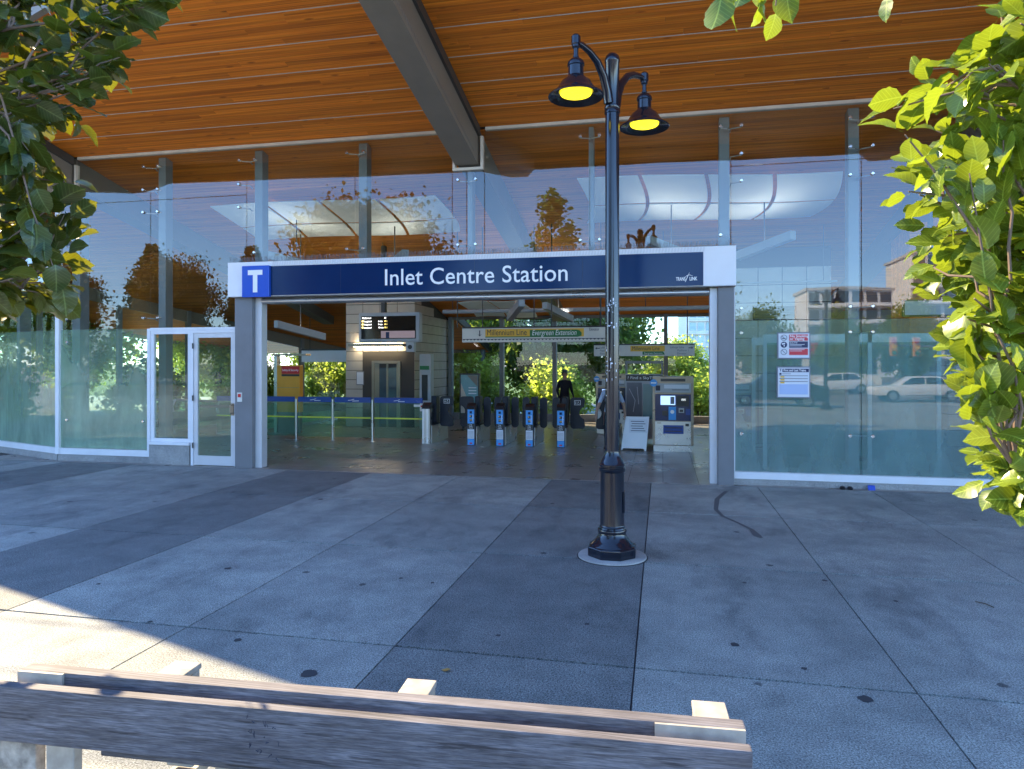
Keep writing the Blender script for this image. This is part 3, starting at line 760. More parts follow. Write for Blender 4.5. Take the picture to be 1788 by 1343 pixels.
# ================================================================== INTERIOR
# glazed rear and side walls
def glazed(name, label, p0, p1, z1a, z1b, nbay, mat='pane_back', rails=(1.9,), headdrop=.35):
    t = thing(name, label, 'glass wall', (p0[0], p0[1], 0))
    p0, p1 = Vector((*p0, 0)), Vector((*p1, 0)); d = (p1 - p0); L = d.length; d.normalize(); nn = Vector((-d.y, d.x, 0))
    zt = lambda s: z1a + (z1b - z1a) * s / L
    def slab(mb, s0, s1, d0, d1, za0, za1, zb0, zb1):
        a, b2 = p0 + d * s0, p0 + d * s1
        mb.hexa([a + nn * d0 + Vector((0, 0, za0)), b2 + nn * d0 + Vector((0, 0, zb0)), b2 + nn * d1 + Vector((0, 0, zb0)), a + nn * d1 + Vector((0, 0, za0)),
                 a + nn * d0 + Vector((0, 0, za1)), b2 + nn * d0 + Vector((0, 0, zb1)), b2 + nn * d1 + Vector((0, 0, zb1)), a + nn * d1 + Vector((0, 0, za1))])
    for k in range(nbay + 1):
        s0 = L * k / nbay
        q = MB(); slab(q, s0 - .07, s0 + .07, -.12, .12, -.02, zt(s0) - .01, -.02, zt(s0) - .01); q.build('column', 'column', t)
    for k in range(nbay):
        s0, s1 = L * k / nbay + .075, L * (k + 1) / nbay - .075
        zs = [.25] + list(rails)
        for i, z0 in enumerate(zs):
            za = zs[i + 1] - .006 if i + 1 < len(zs) else zt(s0) - headdrop; zb = zs[i + 1] - .006 if i + 1 < len(zs) else zt(s1) - headdrop
            q = MB(); slab(q, s0, s1, .0, .012, z0 + .004, za, z0 + .004, zb); q.build('glass_pane', mat, t)
        q = MB(); slab(q, s0, s1, -.05, .06, zt(s0) - headdrop + .004, zt(s0) - .012, zt(s1) - headdrop + .004, zt(s1) - .012); q.build('head_beam', 'beam', t)
        q = MB(); slab(q, s0, s1, -.05, .06, -.02, .25, -.02, .25); q.build('kerb', 'plinth', t)
    return t
glazed('rear_glass_wall', 'glazed rear wall of the station hall behind the fare gates', (-7.6, 24.5), (4.0, 24.5), rz(24.5), rz(24.5), 6, rails=(2.05,), headdrop=.12)
glazed('side_glass_wall', 'slanting glazed side wall beside the escalator well', (-21.2, 16.9), (-14.0, 29.4), rz(16.9), rz(29.4), 6, rails=(2.0,), headdrop=.45)
glazed('far_glass_wall', 'short glazed wall behind the tiled lift shaft', (-13.9, 29.6), (-7.7, 29.6), rz(29.6), rz(29.6), 3, rails=(1.4,), headdrop=.15)

# tiled lift shaft
def tiled_shaft(name, label, x0, x1, y0, y1, tw, th, ztop, front_holes=(), side='R', holes_z=2.2):
    t = thing(name, label, 'lift shaft', ((x0 + x1) / 2, y0, 0))
    q = MB()
    q.hexa([(x0 + .012, y0 + .012, -.02), (x1 - .012, y0 + .012, -.02), (x1 - .012, y1, -.02), (x0 + .012, y1, -.02),
            (x0 + .012, y0 + .012, rz(y0) - .05), (x1 - .012, y0 + .012, rz(y0) - .05), (x1 - .012, y1, rz(y1) - .05), (x0 + .012, y1, rz(y1) - .05)])
    q.build('core', 'grout', t)
    nx = max(1, round((x1 - x0) / tw)); tw2 = (x1 - x0) / nx; nz = int(ztop / th)
    fmh = MB(); fmh.box(.009, tw2 - .009, 0, .014, .009, th - .009); fme2 = fmh.mesh('tile', 'tile', bevel=.003)
    for j in range(nz):
        for i in range(nx):
            a, b2, c, d = x0 + i * tw2, x0 + (i + 1) * tw2, j * th, (j + 1) * th
            if any(b2 > h[0] + .02 and a < h[1] - .02 and d > h[2] + .02 and c < h[3] - .02 for h in front_holes): continue
            o = link('tile', fme2, t); o.location = Vector((a, y0 - .002, c)) - t.location
    xs_ = x1 if side == 'R' else x0
    ny = max(1, round((y1 - y0) / tw)); tw3 = (y1 - y0) / ny
    smh = MB(); smh.box(-.012, .002, .009, tw3 - .009, .009, th - .009); sme = smh.mesh('tile', 'tile', bevel=.003)
    for j in range(nz):
        for i in range(ny):
            if (j + 1) * th > rz(y0 + (i + 1) * tw3) - .02: continue
            o = link('tile', sme, t); o.location = Vector((xs_, y0 + i * tw3, j * th)) - t.location
    return t
TX0, TX1, TY0, TY1 = -10.1, -7.72, 21.0, 24.8
ld = (-9.18, -8.2, 0, 2.16)
shaft = tiled_shaft('lift_shaft', 'cream tiled lift shaft with metal doors and hanging display in front', TX0, TX1, TY0, TY1, .60, .305, 4.5, (ld,))
q = MB(); q.box(ld[0], ld[0] + .09, TY0 - .04, TY0 + .10, 0, 2.14); q.box(ld[1] - .09, ld[1], TY0 - .04, TY0 + .10, 0, 2.14)
q.box(ld[0] + .091, ld[1] - .091, TY0 - .04, TY0 + .10, 2.05, 2.14)
ldo = q.build('lift_door', 'bronze', shaft)
for a, b2 in ((ld[0] + .25, ld[0] + .49), (ld[0] + .56, ld[1] - .14)):
    q = MB(); q.box(a, b2, TY0 - .006, TY0 + .009, .12, 1.92); link('door_glass', q.mesh('door_glass', 'window_dark'), ldo).location = (0, 0, 0)
for a, b2 in ((ld[0] + .092, ld[0] + .248), (ld[0] + .492, ld[0] + .556), (ld[1] - .138, ld[1] - .092)):
    q = MB(); q.box(a, b2, TY0 - .012, TY0 + .009, .0, 2.04); link('door_stile', q.mesh('door_stile', 'bronze'), ldo).location = (0, 0, 0)
q = MB(); q.box(-9.82, -8.0, TY0 - .42, TY0 - .004, 2.60, 2.69); can = q.build('canopy', 'bronze', shaft)
q = MB(); q.box(-9.75, -8.1, TY0 - .16, TY0 - .06, 2.592, 2.599); q.build('canopy_light', 'lamp_strip', shaft)
q = MB(); q.box(-9.75, -8.1, TY0 - .16, TY0 - .06, 2.691, 2.70); q.build('canopy_light', 'lamp_strip', shaft)
q = MB(); q.box(-9.72, -9.46, TY0 - .02, TY0 - .004, 1.35, 1.80); nf = q.build('notice_frame', 'grey_ink', shaft)
q = MB(); q.box(-9.70, -9.48, TY0 - .026, TY0 - .0205, 1.38, 1.77); q.build('notice', 'paper', shaft)
# lift call post beside the shaft
cp = thing('lift_call_post', 'slim grey lift call post beside the tiled shaft', 'post', (-7.25, 20.6, 0))
q = MB(); q.box(-7.42, -7.05, 20.6, 20.9, 0, 2.35); q.build('post_body', 'grey_paint', cp, bevel=.01)
q = MB(); q.box(-7.34, -7.15, 20.588, 20.599, .9, 1.7); q.build('post_face', 'black', cp)
q = MB(); q.box(-7.40, -7.10, 20.58, 20.599, 1.86, 1.98); q.build('post_sign', 'green', cp)
# hanging passenger display
c0 = onY(628, 598, 17.6); c1 = onY(734, 545, 17.6)
dsp = thing('passenger_display', 'hanging grey framed screen of train departure times', 'display', ((c0.x + c1.x) / 2, 17.6, c0.z))
q = MB(); q.box(c0.x, c1.x, 17.52, 17.78, c0.z, c1.z); q.build('housing', 'grey_paint', dsp, bevel=.04)
w_, h_ = c1.x - c0.x, c1.z - c0.z
q = MB(); q.box(c0.x + .09, c1.x - .10, 17.508, 17.519, c0.z + .09, c1.z - .10); q.build('screen', 'screen', dsp)
sx0, szt = c0.x + .10, c1.z - .17
text('Platform 1', .062, (sx0 + .02, 17.505, szt), 'screen_text', 'screen_text', dsp, extrude=.001)
text('Pl', .062, (sx0 + .66, 17.505, szt), 'screen_text', 'screen_text', dsp, extrude=.001)
for k in range(3):
    z = szt - .085 * (k + 1)
    q = MB(); q.lathe((sx0 + .03, 17.502, z + .022), [(0, 0), (.026, 0), (.026, .003), (0, .003)], 12, cap=False)
    me = q.mesh('route_dot', 'screen_yellow'); me.transform(Matrix.Translation((sx0 + .03, 17.506, z + .022)) @ Matrix.Rotation(R(90), 4, 'X') @ Matrix.Translation((-sx0 - .03, -17.502, -z - .022)))
    link('route_dot', me, dsp)
    text('Lougheed', .055, (sx0 + .07, 17.505, z), 'screen_text', 'screen_text', dsp, extrude=.001)
    text(('3 min', '9 min', '15 min')[k], .055, (sx0 + .48, 17.505, z), 'screen_text', 'screen_text', dsp, extrude=.001)
    text('Pl 1', .055, (sx0 + .66, 17.505, z), 'screen_yellow', 'screen_text', dsp, extrude=.001)
q = MB(); q.box(c0.x + .62, c0.x + .74, 17.6, 17.72, c1.z + .001, rz(17.6) - .02); q.build('hanger', 'beam_dark', dsp)
hb = onY(717, 606, 17.55)
q = MB(); q.box(hb.x - .11, hb.x + .11, 17.5, 17.66, hb.z - .13, c0.z - .002); lbx = q.build('speaker_box', 'grey_paint', dsp, bevel=.01)
q = MB(); q.lathe((0, 0, 0), [(0, 0), (.06, 0), (.06, .008), (0, .008)], 16, cap=False); me = q.mesh('speaker_face', 'black'); me.transform(Matrix.Translation((hb.x, 17.499, hb.z)) @ Matrix.Rotation(R(90), 4, 'X')); link('speaker_face', me, lbx).location = (0, 0, 0)

q = MB(); q.box(c0.x + .66, c1.x - .12, 17.503, 17.5075, c0.z + .11, c0.z + .30); q.build('screen_picture', 'screen_photo', dsp)
q = MB(); q.box(c0.x + .80, c0.x + .90, 17.500, 17.5025, c0.z + .11, c0.z + .27); q.build('screen_picture', 'blue_dark', dsp)
# hanging line signs
def line_sign(name, label, px0, px1, pyt, pyb, Y, hangers):
    a = onY(px0, pyb, Y); b2 = onY(px1, pyt, Y)
    t = thing(name, label, 'sign', ((a.x + b2.x) / 2, Y, a.z))
    q = MB(); q.box(a.x, b2.x, Y, Y + .14, a.z, b2.z); q.build('sign_box', 'cream', t, bevel=.006)
    q = MB(); q.box(a.x - .01, b2.x + .01, Y - .01, Y + .15, b2.z + .001, b2.z + .035); q.build('top_rail', 'black', t)
    for hx in hangers:
        x = a.x + (b2.x - a.x) * hx
        q = MB(); q.tube([(x, Y + .07, b2.z + .03), (x, Y + .07, rz(Y + .07) - .01)], .014, 8); q.build('hanger', 'beam_dark', t, smooth=True)
    return t, a, b2
YS1 = 16.6
s1, a, b2 = line_sign('line_sign', 'hanging white sign reading Millennium Line Evergreen Extension above the fare gates', 807, 1062, 571, 598, YS1, (-.04, .14, .5, .62, .95))
W, Hh = b2.x - a.x, b2.z - a.z
q = MB(); q.box(a.x + .165 * W, a.x + .84 * W, YS1 - .005, YS1 - .001, a.z + .36 * Hh, a.z + .93 * Hh); q.build('yellow_band', 'yellow', s1)
gb = [(a.x + .475 * W, a.z + .34 * Hh), (a.x + .80 * W, a.z + .34 * Hh), (a.x + .825 * W, a.z + .42 * Hh), (a.x + .825 * W, a.z + .62 * Hh), (a.x + .81 * W, a.z + .80 * Hh), (a.x + .79 * W, a.z + .84 * Hh), (a.x + .475 * W, a.z + .84 * Hh)]
q = MB(); q.prism(gb, YS1 - .009, YS1 - .0055); q.build('green_band', 'green', s1)
q = MB(); q.box(a.x + .165 * W, a.x + .474 * W, YS1 - .009, YS1 - .0055, a.z + .33 * Hh, a.z + .40 * Hh); q.build('green_band', 'green', s1)
q = MB(); q.box(a.x + .84 * W, a.x + .845 * W, YS1 - .0045, YS1 - .001, a.z + .36 * Hh, a.z + .94 * Hh); q.build('divider', 'cream', s1)
text('Millennium Line', .21, (a.x + .175 * W, YS1 - .0055, a.z + .49 * Hh), 'dark_ink', 'lettering', s1, width=.275 * W, extrude=.002)
text('Evergreen Extension', .19, (a.x + .488 * W, YS1 - .0095, a.z + .47 * Hh), 'text_white', 'lettering', s1, width=.30 * W, shear=.25, extrude=.002)
text('Elevator', .10, (a.x + .875 * W, YS1 - .003, a.z + .76 * Hh), 'dark_ink', 'lettering', s1, width=.065 * W, extrude=.002)
q = MB(); xx = a.x + .125 * W; q.box(xx - .012, xx + .012, YS1 - .005, YS1 - .001, a.z + .5 * Hh, a.z + .85 * Hh)
q.prism([(xx - .05, a.z + .58 * Hh), (xx, a.z + .42 * Hh), (xx + .05, a.z + .58 * Hh), (xx, a.z + .50 * Hh)], YS1 - .005, YS1 - .001); q.build('arrow', 'dark_ink', s1)
q = MB(); xx = a.x + .005 * W
q.box(a.x + .004 * W, a.x + .996 * W, YS1 - .005, YS1 - .001, a.z + .20 * Hh, a.z + .24 * Hh)
while xx < a.x + .985 * W:
    q.prism([(xx, a.z + .2 * Hh), (xx + .03, a.z + .13 * Hh), (xx + .06, a.z + .2 * Hh)], YS1 - .005, YS1 - .001); xx += .09
q.build('scalloped_border', 'dark_ink', s1)
YS2 = 19.5
s2, a, b2 = line_sign('line_sign', 'smaller hanging white Millennium Line sign above the ticket machines', 1037, 1213, 602, 622, YS2, (.06, .93))
W, Hh = b2.x - a.x, b2.z - a.z
q = MB(); q.box(a.x + .37 * W, a.x + .71 * W, YS2 - .005, YS2 - .001, a.z + .42 * Hh, a.z + .93 * Hh); q.build('yellow_band', 'yellow', s2)
q = MB(); q.prism([(a.x + .49 * W, a.z + .12 * Hh), (a.x + .71 * W, a.z + .12 * Hh), (a.x + .70 * W, a.z + .33 * Hh), (a.x + .69 * W, a.z + .41 * Hh), (a.x + .49 * W, a.z + .41 * Hh)], YS2 - .005, YS2 - .001); q.build('green_band', 'green', s2)
text('Millennium Line', .16, (a.x + .385 * W, YS2 - .0055, a.z + .52 * Hh), 'dark_ink', 'lettering', s2, width=.27 * W, extrude=.002)
text('Evergreen Extension', .07, (a.x + .505 * W, YS2 - .0055, a.z + .18 * Hh), 'text_white', 'lettering', s2, width=.18 * W, extrude=.002)
for tx, zz in (('Elevator', .15), ('Platform 1', .42), ('Lafarge Lake', .70)):
    text(tx, .075, (a.x + .83 * W if zz < .6 else a.x + .76 * W, YS2 - .004, a.z + zz * Hh), 'grey_ink', 'lettering', s2, extrude=.002)
    text(tx, .075, (a.x + .06 * W, YS2 - .004, a.z + zz * Hh), 'grey_ink', 'lettering', s2, extrude=.002)
for sx_, xx in ((-1, a.x + .035 * W), (1, a.x + .965 * W)):
    q = MB(); zc = a.z + .72 * Hh; q.prism([(xx - sx_ * .07, zc - .01), (xx + sx_ * .02, zc - .01), (xx + sx_ * .0, zc - .04), (xx + sx_ * .06, zc), (xx, zc + .04), (xx + sx_ * .02, zc + .01), (xx - sx_ * .07, zc + .01)], YS2 - .005, YS2 - .001)
    q.build('arrow', 'dark_ink', s2)
# cable tray and conduit runs under the ceiling
for nm, lab, P, r_ in (('service_rail', 'long grey service rail hung above the line signs', [(-6.2, 19.2, 3.55), (2.6, 19.2, 3.55)], .06),
                       ('sprinkler_pipe', 'slim pipe run hung under the timber ceiling', [(-7.6, 17.4, 3.98), (4, 17.4, 3.98)], .022)):
    t = thing(nm, lab, 'rail' if 'rail' in nm else 'pipe', (P[0][0], P[0][1], P[0][2]))
    q = MB(); q.tube(P, r_, 8); q.build('run', 'grey_paint', t, smooth=True)
    for k in range(4):
        x = P[0][0] + .3 + (P[1][0] - P[0][0] - .6) * k / 3
        q = MB(); q.tube([(x, P[0][1], P[0][2]), (x, P[0][1], rz(P[0][1]) - .005)], .012, 6); q.build('hanger', 'beam_dark', t)
# real pendant strip lights, then added ones; glow added to brighten the ceiling
cA, cB = onroof(585, 388, .3), onroof(1240, 352, .3)
fits = [(atD(525, 580, 17.6), .9, 'slanted grey strip light hung above the orange help panel'), (atD(900, 545, 17.5), -1.0, 'grey strip light hung behind the Evergreen Extension sign'),
        (atD(975, 548, 19), 1.1, 'pale angled strip light under the ceiling near the rear columns'),
        (Vector((cA.x - .9, cA.y - .2, cA.z - 1.0)), .5, 'added strip light under the white panels behind the T logo end of the sign'),
        (Vector((cA.x + 1.4, cA.y + .3, cA.z - 1.0)), -.5, 'added strip light under the white panels beside the centre beam'),
        (Vector((cB.x - .8, cB.y + .1, cB.z - 1.0)), .5, 'added strip light under the white panels behind the lamp standard'),
        (Vector((cB.x + 1.1, cB.y + .1, cB.z - 1.0)), -.5, 'added strip light under the white panels above the rules notice')]
for p, tx, lab in fits:
    t = thing('strip_light_added_glow', lab, 'light', p)
    d = Vector((.45, tx, -RK * tx)).normalized(); sd = Vector((-d.y, d.x, 0)).normalized()
    q = MB(); q.obox(p - d * .72 - sd * .08 + Vector((0, 0, -.05)), d * 1.44, sd * .16, Vector((0, 0, .10)))
    for s0_, w_ in ((-.08, .02), (.06, .02)): q.obox(p - d * .72 + sd * s0_ + Vector((0, 0, .051)), d * 1.44, sd * w_, Vector((0, 0, .075)))
    for s0_ in (-.72, .70): q.obox(p + d * s0_ - sd * .059 + Vector((0, 0, .051)), d * .02, sd * .118, Vector((0, 0, .075)))
    q.build('fitting_body', 'grey_paint', t)
    q = MB(); q.obox(p - d * .68 - sd * .045 + Vector((0, 0, .062)), d * 1.36, sd * .09, Vector((0, 0, .006))); q.build('added_glow_strip', 'added_glow', t)
    q = MB(); q.tube([p + Vector((0, 0, .07)), (p.x, p.y, rz(p.y) - .005)], .014, 8); q.build('hanger', 'beam_dark', t)
# white ceiling panels
def cloud(c4, nu, nv, label, off, bow, grp, rng):
    P = [onroof(px, py, off) for px, py in c4]     # near-left, near-right, far-right, far-left
    for i in range(nu):
        for j in range(nv):
            s = MB(); N = 6; idx = {}
            wdt = 1.0
            for a in range(N + 1):
                for b3 in range(N + 1):
                    u = (i + (.03 + .94 * a / N)) / nu; v = (j + (.035 + .93 * b3 / N)) / nv
                    p = P[0].lerp(P[1], u).lerp(P[3].lerp(P[2], u), v)
                    p = p + Vector((.18 * math.sin(math.pi * (v)), 0, bow * (4 * (v - .5) ** 2) + .03 * math.sin(6 * u)))
                    idx[a, b3] = p
            for a in range(N):
                for b3 in range(N):
                    s.face([idx[a, b3], idx[a + 1, b3], idx[a + 1, b3 + 1], idx[a, b3 + 1]])
            bmv = bmesh.new(); me = bpy.data.meshes.new('ceiling_panel'); me.from_pydata(s.v, [], s.f); bmv.from_mesh(me)
            bmesh.ops.remove_doubles(bmv, verts=bmv.verts, dist=.0005); bmesh.ops.recalc_face_normals(bmv, faces=bmv.faces)
            g_ = bmesh.ops.solidify(bmv, geom=bmv.faces[:], thickness=.02)
            bmv.to_mesh(me); bmv.free(); me.shade_smooth(); me.set_sharp_from_angle(angle=R(40)); me.materials.append(M['cloud_panel'])
            c = (idx[N // 2, N // 2]).copy()
            t = thing('ceiling_panel', label, 'ceiling panel', c, group=grp)
            link('panel_sheet', me, t)
            q = MB(); q.tube([c + Vector((0, 0, .02)), (c.x, c.y, rz(c.y) - .002)], .008, 5); q.build('hanger', 'grey_paint', t)
cr = random.Random(4)
cloud([(362, 366), (762, 346), (806, 410), (452, 426)], 4, 2, 'bowed white ceiling panel hung behind glass above the T logo end of the sign', .30, .10, 'white panels over the entrance left of the beam', cr)
cloud([(1003, 318), (1476, 305), (1415, 385), (1022, 397)], 4, 2, 'bowed white ceiling panel hung behind the glass beside the lamp standard', .30, .10, 'white panels over the entrance right of the beam', cr)
cloud([(795, 530), (905, 525), (940, 556), (830, 556)], 2, 1, 'bowed white ceiling panel hung above the Millennium Line sign', .3, .06, 'white panels above the fare gates', cr)
cloud([(1290, 466), (1378, 463), (1362, 495), (1292, 498)], 1, 1, 'small white ceiling panel above the tiled wall with the louvre', .5, .04, 'white panel over the tiled wall', cr)

# fare gates
GY = 16.75
def gate_mesh(front):
    t = thing('fare_gate', 'x', 'fare gate', (0, 0, 0), group='fare gates in a row across the hall')
    q = MB(); q.box(-.10, .10, .0, .16, 0, .93); q.build('front_post', 'stainless' if not front else 'gate_front', t, bevel=.01, local=True)
    q = MB(); q.prism([(-.02, .90), (.16, .90), (.20, 1.02), (.16, 1.06), (.02, .99)], -.11, .11, 'yz')
    q.build('card_reader', 'black', t, bevel=.01, local=True)
    q = MB(); q.box(-.11, .11, .161, 1.55, 0, .46); q.build('cabinet', 'stainless', t, bevel=.012, local=True)
    q = MB(); q.box(-.10, .10, .20, 1.5, .461, .50); q.build('cabinet_top', 'black', t, local=True)
    q = MB(); q.box(-.07, .07, .62, .92, .501, 1.20); q.build('fin', 'paddle', t, bevel=.02, local=True)
    q = MB(); q.box(-.008, .008, .18, .61, .501, .95); q.build('fin_glass', 'car_glass', t, local=True)
    if front:
        q = MB(); q.box(-.085, .085, -.006, -.0005, .55, .90); q.build('instruction_poster', 'blue_light', t, local=True)
        q = MB(); q.box(-.085, .085, -.006, -.0005, .41, .545); q.build('caption_plate', 'black', t, local=True)
        q = MB(); q.box(-.085, .085, -.006, -.0005, .17, .405); q.build('notice', 'paper', t, local=True)
        q = MB(); q.box(-.085, .085, -.006, -.0005, .015, .165); q.build('logo_plate', 'blue_light', t, local=True)
        for s_, zz in (('Tap', .505), ('Your', .465), ('Card', .425)):
            text(s_, .045, (0, -.007, zz), 'text_white', 'caption', t, align='CENTER', extrude=.001, local=True)
        q = MB(); rr = random.Random(1)
        for k in range(3):
            z = .60 + .10 * k; q.box(-.03, .03, -.009, -.0065, z, z + .06)
        q.build('poster_picture', 'sign_blue', t, local=True)
        q = MB(); q.box(-.02, .03, -.0115, -.0095, .625, .65); q.box(-.03, .0, -.0115, -.0095, .72, .75); q.build('poster_picture', 'yellow', t, local=True)
        q = MB(); [q.box(-.07, .07, -.009, -.0065, .20 + .03 * k, .208 + .03 * k) for k in range(6)]; q.build('notice_lines', 'grey_ink', t, local=True)
        q = MB(); q.box(-.035, .035, -.009, -.0065, .04, .075); q.build('logo_print', 'sign_red', t, local=True)
        text('Compass', .06, (-.028, -.007, .56), 'text_white', 'poster_word', t, extrude=.001, rot=(R(90), R(-90), 0), local=True).location.x += .09
    else:
        q = MB(); q.box(-.09, -.06, -.004, -.0005, .02, .9); q.box(.02, .05, -.004, -.0005, .02, .9); q.build('trim_strip', 'sign_white', t, local=True)
    return t
gx = [onZ(p, y).x for p, y in ((746, 775), (822, 778), (873, 779), (925, 780), (979, 782))]
gl = ['plain steel fare gate post at the end of the glass barrier', 'blue poster fare gate bounding the wide gate by the glass barrier', 'blue poster fare gate, third from the glass barrier', 'blue poster fare gate, fourth from the glass barrier', 'blue poster fare gate bounding the wide gate nearest the ticket machines']
ga = gate_mesh(True); gp = gate_mesh(False)
gp.location = (gx[0], GY, 0); gp['label'] = gl[0]
ga.location = (gx[1], GY, 0); ga['label'] = gl[1]
gates = [gp, ga]
for k in (2, 3, 4): gates.append(copy_tree(ga, (gx[k], GY, 0), gl[k]))
xe = onZ(1072, 785).x
ge = copy_tree(gp, (xe, GY, 0), 'plain steel fare gate post beyond the wide gate, beside the sandwich board'); gates.append(ge)
def paddle(wide, sgn):
    s = MB(); pts = []
    w = .37 if wide else .185; r = .09; z0, z1 = .40, 1.19
    def arc(cx, cz, r, a0, a1, n=5): return [(cx + r * math.cos(R(a0 + (a1 - a0) * k / n)), cz + r * math.sin(R(a0 + (a1 - a0) * k / n))) for k in range(n + 1)]
    if wide:
        pts = arc(w - .08, z0 + .08, .08, -90, 0) + arc(w + .02, .80, .16, 255, 105, 8) + arc(w - .08, z1 - .08, .08, 0, 90) + arc(.08, z1 - .08, .08, 90, 180) + arc(.08, z0 + .08, .08, 180, 270)
    else:
        pts = arc(w - r, z0 + r, r, -90, 0) + arc(w - r, z1 - r, r, 0, 90) + arc(r, z1 - r, r, 90, 180) + arc(r, z0 + r, r, 180, 270)
    pts = [(sgn * (.135 + p), q) for p, q in pts]
    s.prism(pts, .74, .80); return s
pads = [(0, 1, True), (1, -1, True), (1, 1, False), (2, -1, False), (2, 1, False), (3, -1, False), (3, 1, False), (4, -1, False), (4, 1, True), (5, -1, True)]
for gi, sgn, wide in pads:
    pd = paddle(wide, sgn).build('paddle', 'paddle', gates[gi], local=True)
    if wide and gi in (0, 4):
        x0 = sgn * .17 + (.08 if sgn > 0 else -.14)
        q = MB(); q.box(x0 - .01, x0 + .15, .733, .7385, 1.00, 1.12); q.build('symbol_frame', 'text_white', pd, local=True)
        q = MB(); q.box(x0 + .0, x0 + .14, .729, .7325, 1.01, 1.11); q.build('symbol_plate', 'paddle', pd, local=True)
        q = MB(); q.tube([(x0 + .03, .727, 1.03), (x0 + .03, .727, 1.07)], .010, 6); q.tube([(x0 + .03, .727, 1.085), (x0 + .03, .727, 1.098)], .009, 6)
        q.tube([(x0 + .095 + .022 * math.cos(R(t_)), .727, 1.04 + .02 * math.sin(R(t_))) for t_ in range(100, 420, 40)], .004, 5); q.tube([(x0 + .09, .727, 1.06), (x0 + .09, .727, 1.095)], .007, 6)
        q.build('symbol', 'text_white', pd, local=True)

# glass barrier with blue band
bz = [onZ(p, 768).x for p in (516, 587, 662)]
bar = thing('glass_barrier', 'waist high glass barrier with blue band and steel posts beside the gates', 'barrier', (-8, 17.05, 0))
bxs = [-12.1, bz[0], bz[1], bz[2], gx[0] - .14]
for a, b2 in zip(bxs[:-1], bxs[1:]):
    q = MB(); q.box(a + .05, b2 - .05, 17.04, 17.052, .10, 1.02); q.build('glass_pane', 'pane_barrier', bar)
    q = MB(); q.box(a + .05, b2 - .05, 17.03, 17.062, 1.021, 1.16); bd = q.build('blue_band', 'blue_panel', bar)
    mx_ = (a + b2) / 2; q = MB(); q.tube([(mx_ - .12, 17.027, 1.075), (mx_ - .03, 17.027, 1.085), (mx_ + .05, 17.027, 1.11)], .007, 5)
    q.tube([(mx_ + .0, 17.027, 1.06), (mx_ + .18, 17.027, 1.065)], .009, 5); q.build('band_mark', 'text_white', bar)
    q = MB(); q.box(a + .05, b2 - .05, 17.032, 17.0395, .60, .635); q.build('yellow_stripe', 'yellow_green', bar)
for x in bxs[1:-1]:
    q = MB(); q.tube([(x, 17.02, .015), (x, 17.02, 1.10)], .028, 12); q.lathe((x, 17.02, 0), [(.075, .001), (.075, .015), (.03, .03)], 16); q.build('post', 'stainless', bar, smooth=True)
q = MB(); q.box(gx[0] - .42, gx[0] - .22, 17.015, 17.029, .93, .99); q.build('sticker', 'cream', bar)
bt = thing('call_button_post', 'small cream call button plate on the barrier end', 'call button', (gx[0] - .19, 16.98, .85))
q = MB(); q.box(gx[0] - .24, gx[0] - .15, 16.97, 17.02, .82, 1.02); q.build('plate', 'cream', bt, bevel=.008)
q = MB(); q.lathe((0, 0, 0), [(0, 0), (.022, 0), (.022, .012), (0, .012)], 12, cap=False); me = q.mesh('button', 'red'); me.transform(Matrix.Translation((gx[0] - .195, 16.969, .95)) @ Matrix.Rotation(R(90), 4, 'X')); link('button', me, bt)
# orange safety and security panel
pa = onY(485, 712, 18.6); pb = onY(525, 638, 18.6)
sp_ = thing('help_panel', 'tall orange information panel with red header beyond the glass barrier', 'information panel', ((pa.x + pb.x) / 2, 18.6, 0))
q = MB(); q.box(pa.x, pb.x, 18.55, 18.75, .62, pb.z); q.build('panel_body', 'orange', sp_, bevel=.01)
q = MB(); q.box(pa.x - .10, pa.x - .002, 18.55, 18.75, .0, pb.z + .28); q.build('upright', 'stainless', sp_, bevel=.01)
q = MB(); q.box(pa.x - .12, pb.x + .22, 18.5, 18.8, pb.z + .281, pb.z + .34); q.build('canopy', 'bronze', sp_)
q = MB(); q.box(pa.x + .02, pb.x - .02, 18.57, 18.73, 0, .619); q.build('pedestal', 'steel', sp_)
q = MB(); q.box(pa.x + .16, pb.x - .01, 18.538, 18.549, pb.z - .25, pb.z - .03); q.build('red_header', 'red', sp_)
q = MB(); q.box(pa.x + .16, pb.x - .01, 18.538, 18.549, pb.z - .32, pb.z - .26); q.build('dark_strip', 'black', sp_)
text('Safety & Security', .09, (pa.x + .18, 18.536, pb.z - .17), 'text_white', 'lettering', sp_, width=pb.x - pa.x - .22, extrude=.001)
q = MB(); q.box(pa.x + .02, pb.x - .02, 18.544, 18.549, pb.z - .66, pb.z - .65); q.build('seam_line', 'bronze', sp_)
# escalator well balustrades behind the barrier
esc = thing('escalator', 'escalator well with glass balustrades and pale handrails behind the barrier', 'escalator', (-12.5, 20, 0))
for k, x in enumerate((-15.2, -14.2, -12.7, -11.7)):
    q = MB(); q.hexa([(x, 18.2, .1), (x + .02, 18.2, .1), (x + .02, 23.4, -.0), (x, 23.4, -.0), (x, 18.2, .95), (x + .02, 18.2, .95), (x + .02, 23.4, .55), (x, 23.4, .55)]); q.build('balustrade', 'pane_barrier', esc)
    q = MB(); q.tube([(x + .01, 18.0, .62), (x + .01, 17.95, .8), (x + .01, 18.1, .97), (x + .01, 23.4, .57)], .035, 8); q.build('handrail', 'alu', esc, smooth=True)
q = MB(); q.box(-15.25, -14.12, 18.0, 23.5, -.003, .09); q.build('deck', 'stainless', esc)
q = MB(); q.box(-12.75, -11.62, 18.0, 23.5, -.003, .09); q.build('deck', 'stainless', esc)
